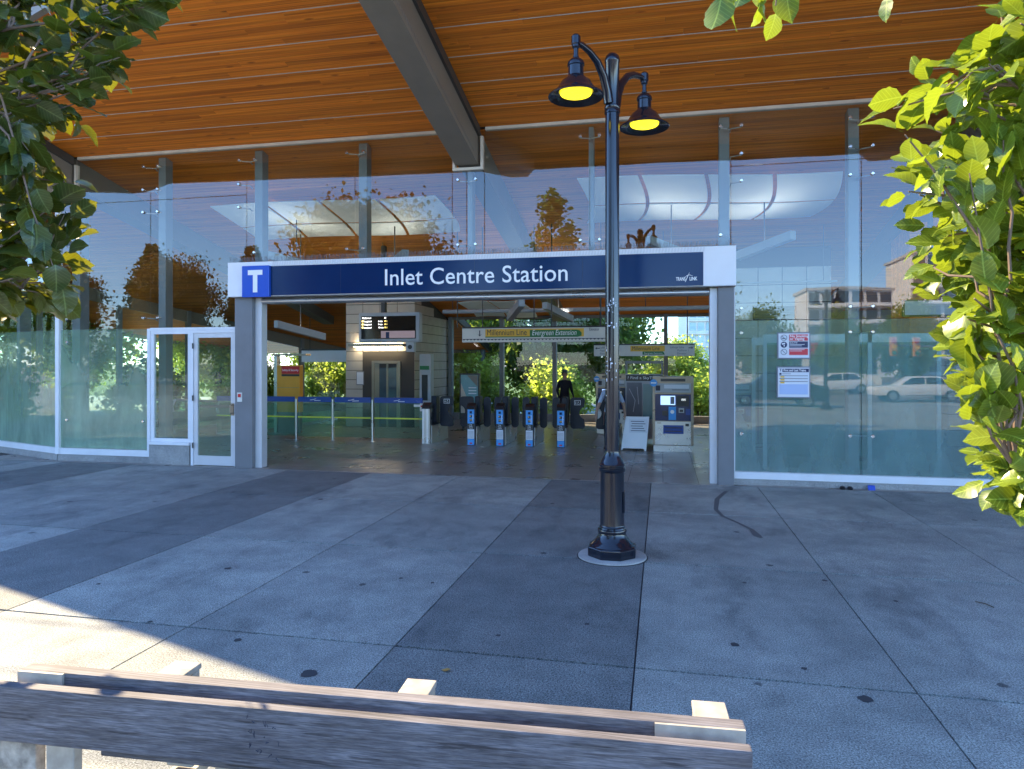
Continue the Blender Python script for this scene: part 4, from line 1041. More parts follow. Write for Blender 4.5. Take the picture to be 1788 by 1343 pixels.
# white hanging fascia board in the left opening
pa = onY(527, 632, 23.0); pb = onY(598, 612, 23.0)
fb = thing('hanging_board', 'long pale blank board hung beyond the lift shaft', 'board', ((pa.x + pb.x) / 2, 23, pa.z))
q = MB(); q.box(pa.x, pb.x + 1.2, 22.98, 23.1, pa.z, pb.z); q.build('board', 'sign_white', fb)
q = MB(); q.box(pa.x, pb.x + 1.2, 22.96, 23.12, pb.z + .001, pb.z + .06); q.build('top_rail', 'black', fb)
for x in (pa.x + .3, pb.x + .8):
    q = MB(); q.tube([(x, 23.04, pb.z + .05), (x, 23.04, rz(23.04) - .005)], .012, 6); q.build('hanger', 'beam_dark', fb)
# platform advertising panel behind the gates
pa = onY(803, 720, 21.0); pb = onY(838, 652, 21.0)
ad = thing('advert_panel', 'dark framed teal advertising panel standing behind the fare gates', 'advert', ((pa.x + pb.x) / 2, 21, 0))
q = MB(); q.box(pa.x, pb.x, 20.95, 21.1, .3, pb.z); q.build('frame', 'black', ad, bevel=.01)
q = MB(); q.box(pa.x + .05, pb.x - .05, 20.942, 20.949, .5, pb.z - .05); q.build('poster', 'booth_panel', ad)
q = MB(); q.prism([(pa.x + .05, .5), (pb.x - .2, .5), (pa.x + .05, pb.z - .3)], 20.936, 20.9415); q.build('poster_shape', 'tan_wall', ad)
q = MB(); q.prism([(pa.x + .25, pb.z - .06), (pb.x - .06, pb.z - .06), (pb.x - .06, pb.z - .42)], 20.936, 20.9415); q.build('poster_shape', 'beam', ad)
for k in range(3):
    q = MB(); q.box(pa.x + .3, pb.x - .1, 20.936, 20.9415, 1.1 + .09 * k, 1.13 + .09 * k); q.build('poster_line', 'paper', ad)
for x in (pa.x + .08, pb.x - .14):
    q = MB(); q.box(x, x + .06, 20.98, 21.06, 0, .299); q.build('leg', 'black', ad)

# ticket machines
def ticket_machine(label, loc):
    t = thing('ticket_machine', label, 'ticket machine', loc, group='ticket machines along the hall')
    w = .46; B = lambda nm, mat, *a, bev=0.0: MB().box(*a).build(nm, mat, t, bevel=bev, local=True)
    B('body', 'bronze', -w, w, .0, .62, .14, 1.75, bev=.02)
    B('plinth', 'stainless', -w + .02, w - .02, .03, .58, 0, .139)
    B('frame_side', 'bronze', -w - .004, -w + .05, -.03, -.001, .16, 1.76); B('frame_side', 'bronze', w - .05, w + .004, -.03, -.001, .16, 1.76)
    B('header', 'bronze', -w + .051, w - .051, -.02, -.001, 1.60, 1.74); B('header_display', 'black', -.28, .28, -.027, -.0205, 1.635, 1.70)
    B('help_strip', 'grey_paint', -w + .055, w - .055, -.012, -.001, 1.38, 1.59)
    B('help_mark', 'dark_ink', -w + .07, -w + .17, -.017, -.0125, 1.42, 1.54); B('help_text', 'grey_ink', -.02, .36, -.017, -.0125, 1.43, 1.45)
    B('help_text', 'paper', -.2, .36, -.017, -.0125, 1.47, 1.56)
    B('rail', 'bronze', -w + .051, w - .051, -.035, -.001, 1.345, 1.375)
    B('control_panel', 'blue_dark', -w + .055, w - .055, -.014, -.001, .72, 1.34)
    B('touch_screen', 'screen_blue', -.28, .05, -.022, -.0145, 1.09, 1.30)
    B('screen_picture', 'grey_ink', -.06, .035, -.026, -.0225, 1.11, 1.28)
    B('coin_panel', 'black', .08, .36, -.02, -.0145, 1.06, 1.30); B('coin_slot', 'chrome', .19, .29, -.03, -.0205, 1.19, 1.24)
    B('card_panel', 'blue_light', -.10, .07, -.019, -.0145, .74, 1.05)
    q = MB(); q.lathe((0, 0, 0), [(0, 0), (.045, 0), (.045, .004), (0, .004)], 16, cap=False); me = q.mesh('card_mark', 'text_white'); me.transform(Matrix.Translation((-.015, -.0195, .93)) @ Matrix.Rotation(R(90), 4, 'X')); link('card_mark', me, t, True)
    B('pin_pad', 'grey_paint', .13, .25, -.03, -.0145, .91, 1.02); B('pin_keys', 'black', .15, .23, -.035, -.0305, .93, .985)
    B('bill_slot', 'black', -.24, -.12, -.03, -.0145, .84, .95); B('reader', 'blue_panel', .29, .39, -.03, -.0145, .86, 1.0)
    B('lower_door', 'stainless', -w + .055, w - .055, -.012, -.001, .16, .70)
    B('tray', 'blue_panel', -.22, .24, -.03, -.0125, .42, .62); B('tray_slot', 'black', -.18, .20, -.034, -.0305, .47, .49); B('tray_slot', 'black', -.18, .20, -.034, -.0305, .55, .57)
    B('latch', 'black', .28, .36, -.028, -.0125, .60, .66); B('latch', 'bronze', -.36, -.27, -.028, -.0125, .655, .68)
    q = MB(); q.lathe((0, 0, 0), [(0, 0), (.085, 0), (.085, .006), (0, .006)], 20, cap=False); me = q.mesh('round_sticker', 'blue_light'); me.transform(Matrix.Translation((-w + .02, -.031, 1.60)) @ Matrix.Rotation(R(90), 4, 'X')); link('round_sticker', me, t, True)
    q = MB(); q.box(-w - .04, -w + .08, -.041, -.0375, 1.585, 1.615); q.build('sticker_word', 'text_white', t, local=True)
    return t
tvx = (onZ(1140, 789).x + onZ(1210, 789).x) / 2; tvy = onZ(1175, 789).y
tv1 = ticket_machine('bronze ticket machine with lit touch screen beside the sandwich board', (tvx, tvy, 0))
copy_tree(tv1, (tvx + 1.33, tvy + .05, 0), 'ticket machine half hidden by the entrance post')
copy_tree(tv1, (onZ(1068, 758).x, 20.4, 0), 'distant ticket machine behind the person with a backpack')
# help map cabinet beside it
ma = onY(1092, 760, 18.2); mb_ = onY(1158, 650, 18.2)
mpn = thing('map_board', 'grey transit map board with dark header behind the ticket machine', 'map board', ((ma.x + mb_.x) / 2, 18.2, 0))
q = MB(); q.box(ma.x, mb_.x, 18.2, 18.32, .1, 1.78); q.build('board', 'grey_paint', mpn, bevel=.01)
q = MB(); q.box(ma.x + .01, mb_.x - .01, 18.19, 18.199, 1.60, 1.76); q.build('header', 'black', mpn)
text('? Find a SkyTrain', .10, (ma.x + .05, 18.187, 1.65), 'text_white', 'lettering', mpn, width=.8, extrude=.001)
q = MB(); q.box(ma.x + .03, ma.x + .42, 18.19, 18.199, .62, 1.56); q.build('map_sheet', 'grey_ink', mpn)
q = MB(); q.box(ma.x + .45, mb_.x - .03, 18.19, 18.199, .62, 1.52); q.build('map_sheet', 'booth_panel', mpn)
q = MB(); q.tube([(ma.x + .1, 18.186, 1.4), (ma.x + .25, 18.186, 1.1), (ma.x + .2, 18.186, .8)], .008, 5); q.tube([(ma.x + .3, 18.186, 1.45), (ma.x + .34, 18.186, 1.0)], .008, 5); q.build('route_line', 'paper', mpn)
q = MB(); q.box(ma.x, ma.x + .05, 18.22, 18.28, 1.781, 2.05); q.box(mb_.x - .05, mb_.x, 18.22, 18.28, 1.781, 2.05); q.box(ma.x, mb_.x, 18.22, 18.28, 2.051, 2.12); q.build('top_frame', 'column', mpn)
# sandwich board
sbp = onZ(1108, 787)
sb = thing('sandwich_board', 'white plastic sandwich board with a printed notice beside the ticket machine', 'sandwich board', sbp)
q = MB()
q.prism([(-.32, 0), (-.29, 0), (-.26, .05), (.2, .05), (.23, .0), (.27, 0), (.34, .80), (-.21, .80)], -.02, .02); me = q.mesh('front_panel', 'sign_white', bevel=.006)
me.transform(Matrix.Rotation(R(-9), 4, 'X')); link('front_panel', me, sb, True)
me2 = me.copy(); me2.transform(Matrix.Translation((0, .30, 0)) @ Matrix.Rotation(R(18), 4, 'X')); link('rear_panel', me2, sb, True)
q = MB(); q.box(-.13, .29, -.027, -.021, .42, .74); me = q.mesh('notice', 'paper'); me.transform(Matrix.Rotation(R(-9), 4, 'X')); link('notice', me, sb, True)
q = MB(); [q.box(-.09 + .02 * (k % 2), .25 - .03 * (k % 3), -.031, -.0275, .46 + .055 * k, .475 + .055 * k) for k in range(5)]; me = q.mesh('notice_lines', 'dark_ink'); me.transform(Matrix.Rotation(R(-9), 4, 'X')); link('notice_lines', me, sb, True)
# station hall right: tiled wall with louvre, glass booth, screen
ra = onY(1282, 600, 18.6); rb_ = onY(1452, 600, 18.6)
sh2 = tiled_shaft('tiled_wall', 'tiled plant wall with louvre behind the right hand glass', ra.x, rb_.x, 18.6, 20.6, .55, .45, 4.8, (), side='L')
lv0, lv1 = onY(1317, 557, 18.5), onY(1389, 536, 18.5)
q = MB()
for k in range(7):
    z = lv0.z + (lv1.z - lv0.z) * k / 7
    q.obox((lv0.x, 18.5, z), (lv1.x - lv0.x, 0, 0), (0, .07, .03), (0, 0, .012))
q.build('louvre', 'column', sh2)
q = MB(); q.box(lv0.x - .03, lv1.x + .03, 18.57, 18.59, lv0.z - .03, lv1.z + .03); q.build('louvre_back', 'black', sh2)
b0 = onZ(1336, 818); b1x = onY(1640, 700, b0.y).x
bo = thing('glass_booth', 'teal glazed booth with slim frame standing inside the right hand glass', 'booth', (b0.x, b0.y, 0))
bh = 2.62; by0 = b0.y; by1 = b0.y + 1.7
for x, y in ((b0.x, by0), (b1x, by0), (b0.x, by1), (b1x, by1), ((b0.x + b1x) / 2 + .35, by0)):
    q = MB(); q.box(x - .035, x + .035, y, y + .07, 0, bh); q.build('frame_post', 'alu', bo)
for y in (by0, by1):
    q = MB(); q.box(b0.x + .036, b1x - .036, y, y + .07, bh - .16, bh - .001); q.build('frame_head', 'alu', bo)
q = MB(); q.box(b0.x + .04, (b0.x + b1x) / 2 + .31, by0 + .03, by0 + .042, .03, bh - .165); q.build('glass_pane', 'pane_barrier', bo)
q = MB(); q.box((b0.x + b1x) / 2 + .39, b1x - .04, by0 + .03, by0 + .042, .03, bh - .165); q.build('glass_pane', 'pane_teal', bo)
q = MB(); q.box(b0.x + .6, b1x - .04, by1 + .03, by1 + .042, .03, 2.2); q.build('rear_panel', 'pane_teal', bo)
sa, sb2 = onY(1577, 553, 14.6), onY(1676, 522, 14.6)
ds2 = thing('wall_screen', 'dark framed screen hung inside the right hand glass near the tree', 'display', ((sa.x + sb2.x) / 2, 14.6, sa.z))
q = MB(); q.box(sa.x, sb2.x, 14.6, 14.7, sa.z, sb2.z); q.build('frame', 'black', ds2, bevel=.01)
q = MB(); q.box(sa.x + .03, sb2.x - .03, 14.592, 14.599, sa.z + .03, sb2.z - .03); q.build('face', 'grey_paint', ds2)
q = MB(); q.box((sa.x + sb2.x) / 2 - .04, (sa.x + sb2.x) / 2 + .04, 14.62, 14.68, sb2.z + .001, rz(14.65) - .01); q.build('hanger', 'beam_dark', ds2)
# inner wall closing the right side of the hall
q = MB(); q.hexa([(9.6, FY, 0), (9.9, FY, 0), (9.9, 24.3, 0), (9.6, 24.3, 0), (9.6, FY, rz(FY) - .02), (9.9, FY, rz(FY) - .02), (9.9, 24.3, rz(24.3) - .02), (9.6, 24.3, rz(24.3) - .02)])
o = q.build('side_wall', 'tan_wall'); tag(o, 'plain tan end wall of the station hall beyond the booth', 'wall')
sa, sb2 = onY(1588, 800, 16.2), onY(1640, 300, 16.2)
q = MB(); q.box(sa.x, sb2.x, 16.2, 17.4, 0, 5.3); o = q.build('timber_pier', 'soffit'); tag(o, 'timber clad pier rising inside the right hand glass', 'pier')

# tiled rear wall of the right hand end
ra = onY(1655, 600, 19.0)
tiled_shaft('tiled_wall', 'pale tiled rear wall at the booth end of the hall', ra.x, 9.5, 19.0, 19.6, .60, .40, 4.7, (), side='L')
q = MB(); q.hexa([(4.1, 24.4, 0), (9.6, 24.4, 0), (9.6, 24.7, 0), (4.1, 24.7, 0), (4.1, 24.4, rz(24.4) - .02), (9.6, 24.4, rz(24.4) - .02), (9.6, 24.7, rz(24.7) - .02), (4.1, 24.7, rz(24.7) - .02)])
o = q.build('rear_wall', 'tan_wall'); tag(o, 'plain rear wall closing the hall behind the tiled plant wall', 'wall')

# notices on the right hand glass
def notice(px0, px1, pyt, pyb, name, label):
    a = onY(px0, pyb, FY - .02); b2 = onY(px1, pyt, FY - .02)
    t = thing(name, label, 'notice', ((a.x + b2.x) / 2, FY - .02, a.z))
    q = MB(); q.box(a.x, b2.x, FY - .03, FY - .001, a.z, b2.z); q.build('frame', 'grey_ink', t, bevel=.004)
    q = MB(); q.box(a.x + .02, b2.x - .02, FY - .034, FY - .0305, a.z + .02, b2.z - .02); q.build('sheet', 'paper', t)
    return t, a, b2
Yn = FY - .0345
t, a, b2 = notice(1357, 1415, 580, 627, 'rules_notice', 'white notice with red and blue bands and prohibition symbols on the glass')
w_, h_ = b2.x - a.x, b2.z - a.z
for k, (mm, zz) in enumerate((('sign_red', .68), ('blue_dark', .42), ('sign_red', .15))):
    q = MB(); q.box(a.x + .36 * w_, b2.x - .08 * w_, Yn - .004, Yn, a.z + zz * h_, a.z + (zz + .235) * h_); q.build('band', mm, t)
    cx_, cz_ = a.x + .20 * w_, a.z + (zz + .115) * h_
    q = MB(); r_ = .115 * h_
    if k == 1:
        q.lathe((0, 0, 0), [(0, 0), (r_, 0), (r_, .003), (0, .003)], 20, cap=False); me = q.mesh('symbol', 'blue_dark'); me.transform(Matrix.Translation((cx_, Yn - .0005, cz_)) @ Matrix.Rotation(R(90), 4, 'X'))
        o = link('symbol', me, t)
        q = MB(); q.obox((cx_ - .03, Yn - .006, cz_), (.05, 0, .012), (0, .002, 0), (-.006, 0, .022)); q.box(cx_ - .005, cx_ + .012, Yn - .006, Yn - .004, cz_ - .03, cz_); q.build('camera_symbol', 'paper', t)
    else:
        q.tube([(cx_ + r_ * .9 * math.cos(R(d)), Yn - .002, cz_ + r_ * .9 * math.sin(R(d))) for d in range(0, 361, 20)], .005, 5, cap=False)
        q.tube([(cx_ - r_ * .62, Yn - .002, cz_ + r_ * .62), (cx_ + r_ * .62, Yn - .002, cz_ - r_ * .62)], .005, 5); q.build('symbol', 'grey_ink', t)
        if k == 0:
            q = MB(); q.box(cx_ - .03, cx_ + .025, Yn - .004, Yn - .001, cz_ - .02, cz_ - .008); q.build('smoke_symbol', 'dark_ink', t)
text('No Smoking', .058, (a.x + .38 * w_, Yn - .005, a.z + .81 * h_), 'text_white', 'lettering', t, extrude=.001, bold=.001)
text('or Vaping', .058, (a.x + .38 * w_, Yn - .005, a.z + .71 * h_), 'text_white', 'lettering', t, extrude=.001, bold=.001)
text('CCTV', .045, (a.x + .38 * w_, Yn - .005, a.z + .57 * h_), 'text_white', 'lettering', t, extrude=.001)
for zz in (.53, .48, .34, .29): 
    q = MB(); q.box(a.x + .38 * w_, a.x + (.82 if zz in (.53, .34) else .74) * w_, Yn - .006, Yn - .0045, a.z + zz * h_, a.z + (zz + .018) * h_); q.build('small_print', 'paper', t)
t, a, b2 = notice(1356, 1415, 640, 695, 'timetable_notice', 'framed First and Last Trains timetable on the glass below the rules notice')
w_, h_ = b2.x - a.x, b2.z - a.z
q = MB(); q.box(a.x + .17 * w_, b2.x - .05 * w_, Yn - .004, Yn, a.z + .82 * h_, a.z + .93 * h_); q.build('title_bar', 'blue_dark', t)
text('First and Last Trains', .055, (a.x + .20 * w_, Yn - .005, a.z + .845 * h_), 'text_white', 'lettering', t, width=.66 * w_, extrude=.001, bold=.001)
text('T', .06, (a.x + .08 * w_, Yn - .002, a.z + .85 * h_), 'blue_dark', 'lettering', t, extrude=.001, bold=.002)
for k in range(3):
    z = a.z + (.70 - .09 * k) * h_
    q = MB(); q.box(a.x + .08 * w_, b2.x - .08 * w_, Yn - .004, Yn, z, z + .014 * h_); q.build('rule', 'dark_ink', t)
    q = MB(); q.box(a.x + .11 * w_, a.x + .23 * w_, Yn - .004, Yn, z - .055 * h_, z - .008 * h_); q.build('yellow_cell', 'yellow', t)
q = MB(); q.box(a.x + .08 * w_, b2.x - .08 * w_, Yn - .004, Yn, a.z + .12 * h_, a.z + .44 * h_); q.build('tint_block', 'paper_blue', t)
q = MB(); q.box(a.x + .08 * w_, a.x + .14 * w_, Yn - .004, Yn, a.z + .735 * h_, a.z + .795 * h_); q.build('line_badge', 'blue_dark', t)
q = MB(); q.box(a.x + .16 * w_, a.x + .42 * w_, Yn - .004, Yn, a.z + .76 * h_, a.z + .775 * h_); q.build('small_print', 'grey_ink', t)

# ================================================================== LAMP STANDARD
LX, LY = onZ(1069, 972).x, onZ(1069, 972).y
lamp = thing('street_lamp', 'black twin headed street lamp with glowing yellow lenses before the entrance', 'street lamp', (LX, LY, 0))
q = MB(); q.lathe((LX, LY, 0), [(.36, .002), (.36, .018), (.345, .022), (.20, .022)], 48); q.build('footing', 'footing', lamp, smooth=True)
q = MB(); q.lathe((LX, LY, 0), [(.375, .001), (.375, .006), (.361, .006), (.361, .001)], 48, cap=False); q.build('footing_joint', 'joint', lamp)
q = MB(); q.lathe((LX, LY, .02), [(.262, 0), (.268, .015), (.268, .095), (.258, .108), (.245, .112)], 8, rot=R(22.5)); q.build('base_plate', 'lamp_paint', lamp, bevel=.006)
q = MB(); q.lathe((LX, LY, 0), [(.235, .13), (.225, .145), (.19, .175), (.16, .215), (.147, .245), (.145, .262), (.152, .268), (.155, .285), (.150, .30), (.138, .306), (.134, .318), (.138, .325), (.130, .335),
    (.128, .345), (.126, .90), (.132, .905), (.138, .92), (.138, .945), (.128, .952), (.128, .962), (.137, .968), (.137, .982), (.128, .99), (.118, 1.02), (.098, 1.055), (.080, 1.10), (.079, 1.125), (.0, 1.125)], 36, cap=False)
q.build('pedestal', 'lamp_paint', lamp, smooth=True)
q = MB(); q.box(LX + .118, LX + .134, LY - .06, LY + .06, .48, .70); q.build('hatch', 'lamp_paint', lamp, bevel=.005)
q = MB(); q.lathe((LX, LY, 0), [(.0, 1.10), (.0735, 1.10), (.0735, 4.70), (.083, 4.705), (.083, 4.735), (.078, 4.742), (.083, 4.75), (.083, 4.775), (.074, 4.785), (.074, 5.24), (.080, 5.25), (.080, 5.275), (.070, 5.31), (.04, 5.34), (0, 5.35)], 28, cap=False)
q.build('shaft', 'lamp_paint', lamp, smooth=True)
q = MB(); rs = random.Random(9)
for k in range(46):        # scuffs and torn stickers on the shaft
    a = R(-90 + rs.uniform(-60, 45)); z = rs.choice((rs.gauss(2.0, .13), rs.gauss(2.0, .13), rs.gauss(2.66, .03), rs.gauss(2.45, .02)))
    r_ = .0742; s_ = rs.uniform(.004, .014); ca, sa_ = math.cos(a), math.sin(a)
    p = Vector((LX + r_ * ca, LY + r_ * sa_, z)); tn = Vector((-sa_, ca, 0))
    q.obox(p - tn * s_ / 2, tn * s_, Vector((ca, sa_, 0)) * .0012, Vector((0, 0, rs.uniform(.004, .03))))
o = q.build('sticker_scraps', 'white_ink', lamp); tag(o, kind='stuff')
av = Vector((.52, .854, 0))
for sgn in (-1, 1):
    d = av * sgn
    def P(r_, z): return Vector((LX, LY, 0)) + d * r_ + Vector((0, 0, z))
    q = MB(); path = [P(.06, 4.80), P(.09, 4.92), P(.16, 5.06), P(.27, 5.175), P(.40, 5.235), P(.52, 5.255), P(.60, 5.26)]
    q.tube(path, [.055, .050, .044, .038, .032, .028, .026], 12)
    q.tube([p + Vector((0, 0, .018)) for p in path[1:-1]], [.030, .028, .026, .022, .020], 8)
    arm = q.build('arm', 'lamp_paint', lamp, smooth=True)
    c = P(.62, 0)
    q = MB(); q.lathe((c.x, c.y, 0), [(0, 5.335), (.03, 5.33), (.046, 5.31), (.046, 5.235), (.038, 5.225), (.038, 5.205), (.024, 5.19), (.024, 5.12), (.03, 5.115), (.03, 5.10), (.05, 5.085), (.078, 5.06), (.085, 5.04), (.085, 5.02), (.076, 5.012), (.076, 4.92), (.084, 4.912), (.095, 4.895),
        (.145, 4.86), (.18, 4.80), (.22, 4.755), (.272, 4.725), (.278, 4.714), (.272, 4.704), (.225, 4.715), (.185, 4.735), (.165, 4.752), (0, 4.755)], 32, cap=False)
    sh = q.build('lamp_shade', 'lamp_paint', lamp, smooth=True)
    q = MB(); q.lathe((c.x, c.y, 0), [(0, 4.716), (.11, 4.72), (.152, 4.735), (.160, 4.75)], 28, cap=False); q.build('lamp_lens', 'lamp_lens', lamp, smooth=True)

# ================================================================== BENCH
B0 = onZ(34, 1169, .85); B1 = onZ(1303, 1273, .85)
bd_ = (B1 - B0); BL = bd_.length; bd_.normalize(); bn = Vector((-bd_.y, bd_.x, 0))     # bn points towards the station
bench = thing('bench', 'weathered grey timber bench back with pale steel brackets', 'bench', (B0.x, B0.y, 0))
def bbox(mb, s0, s1, d0, d1, z0, z1):
    return mb.obox(B0 + bd_ * s0 + bn * d0 + Vector((0, 0, z0 - .85)), bd_ * (s1 - s0), bn * (d1 - d0), Vector((0, 0, z1 - z0)))
bbox(MB(), 0, BL, 0, .062, .765, .85).build('top_slat', 'bench_wood', bench, bevel=.006)
bbox(MB(), -.9, BL + .004, -.098, -.052, .622, .83).build('back_slat', 'bench_wood', bench, bevel=.006)
bbox(MB(), .34, BL, .02, .17, .53, .585).build('lower_slat', 'bench_wood', bench, bevel=.006)
bbox(MB(), .0, BL, .22, .36, .43, .475).build('seat_slat', 'bench_wood', bench, bevel=.006)
bbox(MB(), .0, BL, .38, .52, .43, .475).build('seat_slat', 'bench_wood', bench, bevel=.006)
for s0, s1 in ((0.003, .20), (BL - .295, BL - .003)):
    bbox(MB(), s0, s1, -.012, -.001, .70, .849).build('bracket', 'bracket', bench)
    bbox(MB(), s0 - (.10 if s0 > 1 else .2), s1, -.051, -.013, .772, .788).build('bracket_lip', 'alu', bench)
def along(px): 
    p = onZ(px, 1190 + (px - 270) * .062, .845); return (p - B0).dot(bd_)
for k, px in enumerate((276, 716, 1243)):
    s = along(px)
    bbox(MB(), s - .058, s + .058, .063, .19, .82, .843).build('support_arm', 'bracket', bench, bevel=.004)
    bbox(MB(), s - .056, s + .056, .13, .18, .45, .819).build('support', 'bracket', bench, bevel=.004)
    bbox(MB(), s - .05, s + .05, .05, .55, .385, .428).build('seat_bearer', 'bracket', bench)
    bbox(MB(), s - .05, s + .05, .10, .17, -.003, .384).build('leg', 'bracket', bench)
    bbox(MB(), s - .05, s + .05, .45, .52, -.003, .384).build('leg', 'bracket', bench)
bbox(MB(), .16, .28, -.045, .0, -.003, .76).build('end_post', 'bracket', bench, bevel=.005)
bbox(MB(), -.16, .10, -.03, .02, -.003, .60).build('end_panel', 'rusty', bench, bevel=.005)
# pen marks on the back slat
q = MB(); rs = random.Random(21)
for k in range(15):
    s = 1.02 + .13 * (k % 5) / 5 + rs.uniform(-.01, .01); z = .80 - .05 * (k // 5) - .01 * (k % 5)
    p = B0 + bd_ * s - bn * .0985 + Vector((0, 0, z - .85))
    pts = [p + bd_ * rs.uniform(0, .016) + Vector((0, 0, rs.uniform(-.014, .01))) for _ in range(4)]
    q.tube(pts, .0011, 4)
q.build('pen_marks', 'dark_ink', bench)

# ================================================================== PEOPLE
def person(label, loc, rotz, h=1.72, top='shirt', low='trousers', bare=True, arm=(.0, .0), stride=.0, hat=False, spread=.0):
    t = thing('person', label, 'person', loc, rotz)
    S = h / 1.75
    V, E, Rr = [], [], []
    def v(x, y, z, rx, ry=None, par=None):
        V.append((x * S, y * S, z * S)); Rr.append((rx * S, (ry or rx) * S))
        if par is not None: E.append((par, len(V) - 1))
        return len(V) - 1
    pel = v(0, 0, .96, .150, .105); sp1 = v(0, .0, 1.14, .135, .10, pel); ch = v(0, .0, 1.32, .165, .115, sp1); nb_ = v(0, .0, 1.45, .075, .07, ch)
    nk = v(0, -.01, 1.51, .052, .052, nb_); jw = v(0, -.03, 1.57, .06, .07, nk); hd = v(0, -.02, 1.645, .076, .092, jw); tp = v(0, -.005, 1.715, .058, .068, hd)
    for sx_ in (-1, 1):
        f = arm[0] if sx_ < 0 else arm[1]
        ax_ = spread; sh = v(sx_ * .175, 0, 1.405, .068, .068, ch); el = v(sx_ * (.235 + ax_ * .6), .03, 1.12, .046, .046, sh); wr = v(sx_ * (.25 + ax_), -.06 - f, .89 + f * .6, .030, .030, el)
        pm_ = v(sx_ * (.25 + ax_), -.085 - f, .82 + f * .7, .034, .022, wr)
        for k in range(4): 
            f1 = v(sx_ * (.25 + ax_), -.11 - f + .018 * k, .765 + f * .7 + .004 * abs(k - 1.4), .0095, .0095, pm_); v(sx_ * (.243 + ax_), -.118 - f + .017 * k, .725 + f * .7 + .006 * abs(k - 1.4), .008, .008, f1)
        th = v(sx_ * (.225 + ax_), -.115 - f, .815 + f * .7, .011, .011, pm_); v(sx_ * (.215 + ax_), -.135 - f, .785 + f * .7, .009, .009, th)
        st = stride * sx_
        hp = v(sx_ * .092, 0, .90, .095, .10, pel); kn = v(sx_ * .10, -.03 - st * .5, .50, .062, .064, hp); an = v(sx_ * .10, .03 - st, .10, .043, .045, kn); hl = v(sx_ * .105, -.03 - st, .045, .042, .042, an); v(sx_ * .115, -.16 - st, .036, .042, .032, hl)
    me = bpy.data.meshes.new('body'); me.from_pydata(V, E, [])
    o = bpy.data.objects.new('body', me); COL.objects.link(o)
    md = o.modifiers.new('skin', 'SKIN'); md.use_smooth_shade = True
    for k, sv in enumerate(me.skin_vertices[0].data): sv.radius = Rr[k]; sv.use_root = (k == 0)
    o.modifiers.new('sub', 'SUBSURF').levels = 2; o.modifiers['sub'].render_levels = 2
    dg = bpy.context.evaluated_depsgraph_get(); dg.update()
    m2 = bpy.data.meshes.new_from_object(o.evaluated_get(dg)); bpy.data.objects.remove(o)
    m2.materials.clear()
    for mm in ('skin', top, low, 'black'): m2.materials.append(M[mm])
    for p in m2.polygons:
        c = p.center / S
        if c.z > 1.47: k = 0
        elif abs(c.x) > .165 and c.z < (1.16 if bare else .88): k = 0
        elif c.z > .93: k = 1
        elif c.z > .10: k = 2
        else: k = 3
        if abs(c.x) > .185 and c.z > .70 and c.z < 1.42: k = 1 if c.z > (1.16 if bare else .88) else 0
        p.material_index = k; p.use_smooth = True
    link('body', m2, t, True)
    q = MB(); q.lathe((0, .012 * S, 1.655 * S), [(.088 * S, -.055 * S), (.094 * S, 0), (.088 * S, .045 * S), (.062 * S, .085 * S), (.02 * S, .102 * S), (0, .104 * S)], 16, cap=False)
    for i_, (x, y, z) in enumerate(q.v):
        if y < -.03 * S and z < 1.69 * S: q.v[i_] = (x, y * .55, 1.69 * S)
    q.build('hair', 'hair', t, smooth=True, local=True)
    q = MB()
    for sx_ in (-1, 1): q.lathe((sx_ * .030 * S, -.105 * S, 1.645 * S), [(0, -.006), (.008, -.004), (.008, .004), (0, .006)], 8, cap=False)
    q.build('eyes', 'hair', t, local=True)
    q = MB(); q.tube([(0, -.105 * S, 1.645 * S), (0, -.128 * S, 1.61 * S), (0, -.105 * S, 1.602 * S)], [.008, .014, .008], 6); q.build('nose', 'skin', t, smooth=True, local=True)
    q = MB(); q.tube([(-.022 * S, -.098 * S, 1.578 * S), (0, -.106 * S, 1.575 * S), (.022 * S, -.098 * S, 1.578 * S)], .005, 5); q.build('mouth', 'sign_red', t, local=True)
    q = MB()
    for sx_ in (-1, 1): q.lathe((sx_ * .083 * S, -.01 * S, 1.635 * S), [(0, -.03), (.012, -.015), (.013, .015), (0, .03)], 8, cap=False)
    q.build('ears', 'skin', t, smooth=True, local=True)
    if hat:
        q = MB(); q.lathe((0, -.01, 1.70 * S), [(.14, .0), (.14, .012), (.09, .02), (.085, .09), (.05, .11), (0, .112)], 18, cap=False); q.build('hat', 'black', t, smooth=True, local=True)
    return t
pp = onZ(1067, 787)
person('person in a pale blue shirt with a dark backpack half behind the lamp', (pp.x, pp.y, 0), R(195), 1.72, stride=.12, spread=.10)
rp = Matrix.Rotation(R(195), 3, 'Z') @ Vector((0, .19, 0))
bk = thing('backpack', 'dark backpack worn by the person in the pale blue shirt', 'backpack', (pp.x + rp.x, pp.y + rp.y, .98), R(195))
MB().box(-.15, .15, -.07, .09, 0, .46).build('pack', 'jacket', bk, bevel=.05, local=True)
MB().box(-.11, .11, .091, .14, .04, .24).build('pocket', 'jacket', bk, bevel=.02, local=True)
for sx_ in (-1, 1):
    q = MB(); q.tube([(sx_ * .10, -.06, .40), (sx_ * .11, -.16, .47), (sx_ * .11, -.31, .40), (sx_ * .12, -.30, .22), (sx_ * .13, -.10, .06)], .016, 6); q.build('strap', 'jacket', bk, smooth=True, local=True)
p2 = onY(986, 700, 22.6)
person('person in dark clothes and hat silhouetted against the rear glass', (p2.x, 22.6, 0), R(20), 1.80, 'jacket', 'trousers', False, (.18, .1), hat=True)
p3 = onY(1496, 700, 15.9)
person('person in a dark jacket standing behind the timetable side glass', (p3.x, 15.9, 0), R(70), 1.80, 'jacket', 'trousers', False)

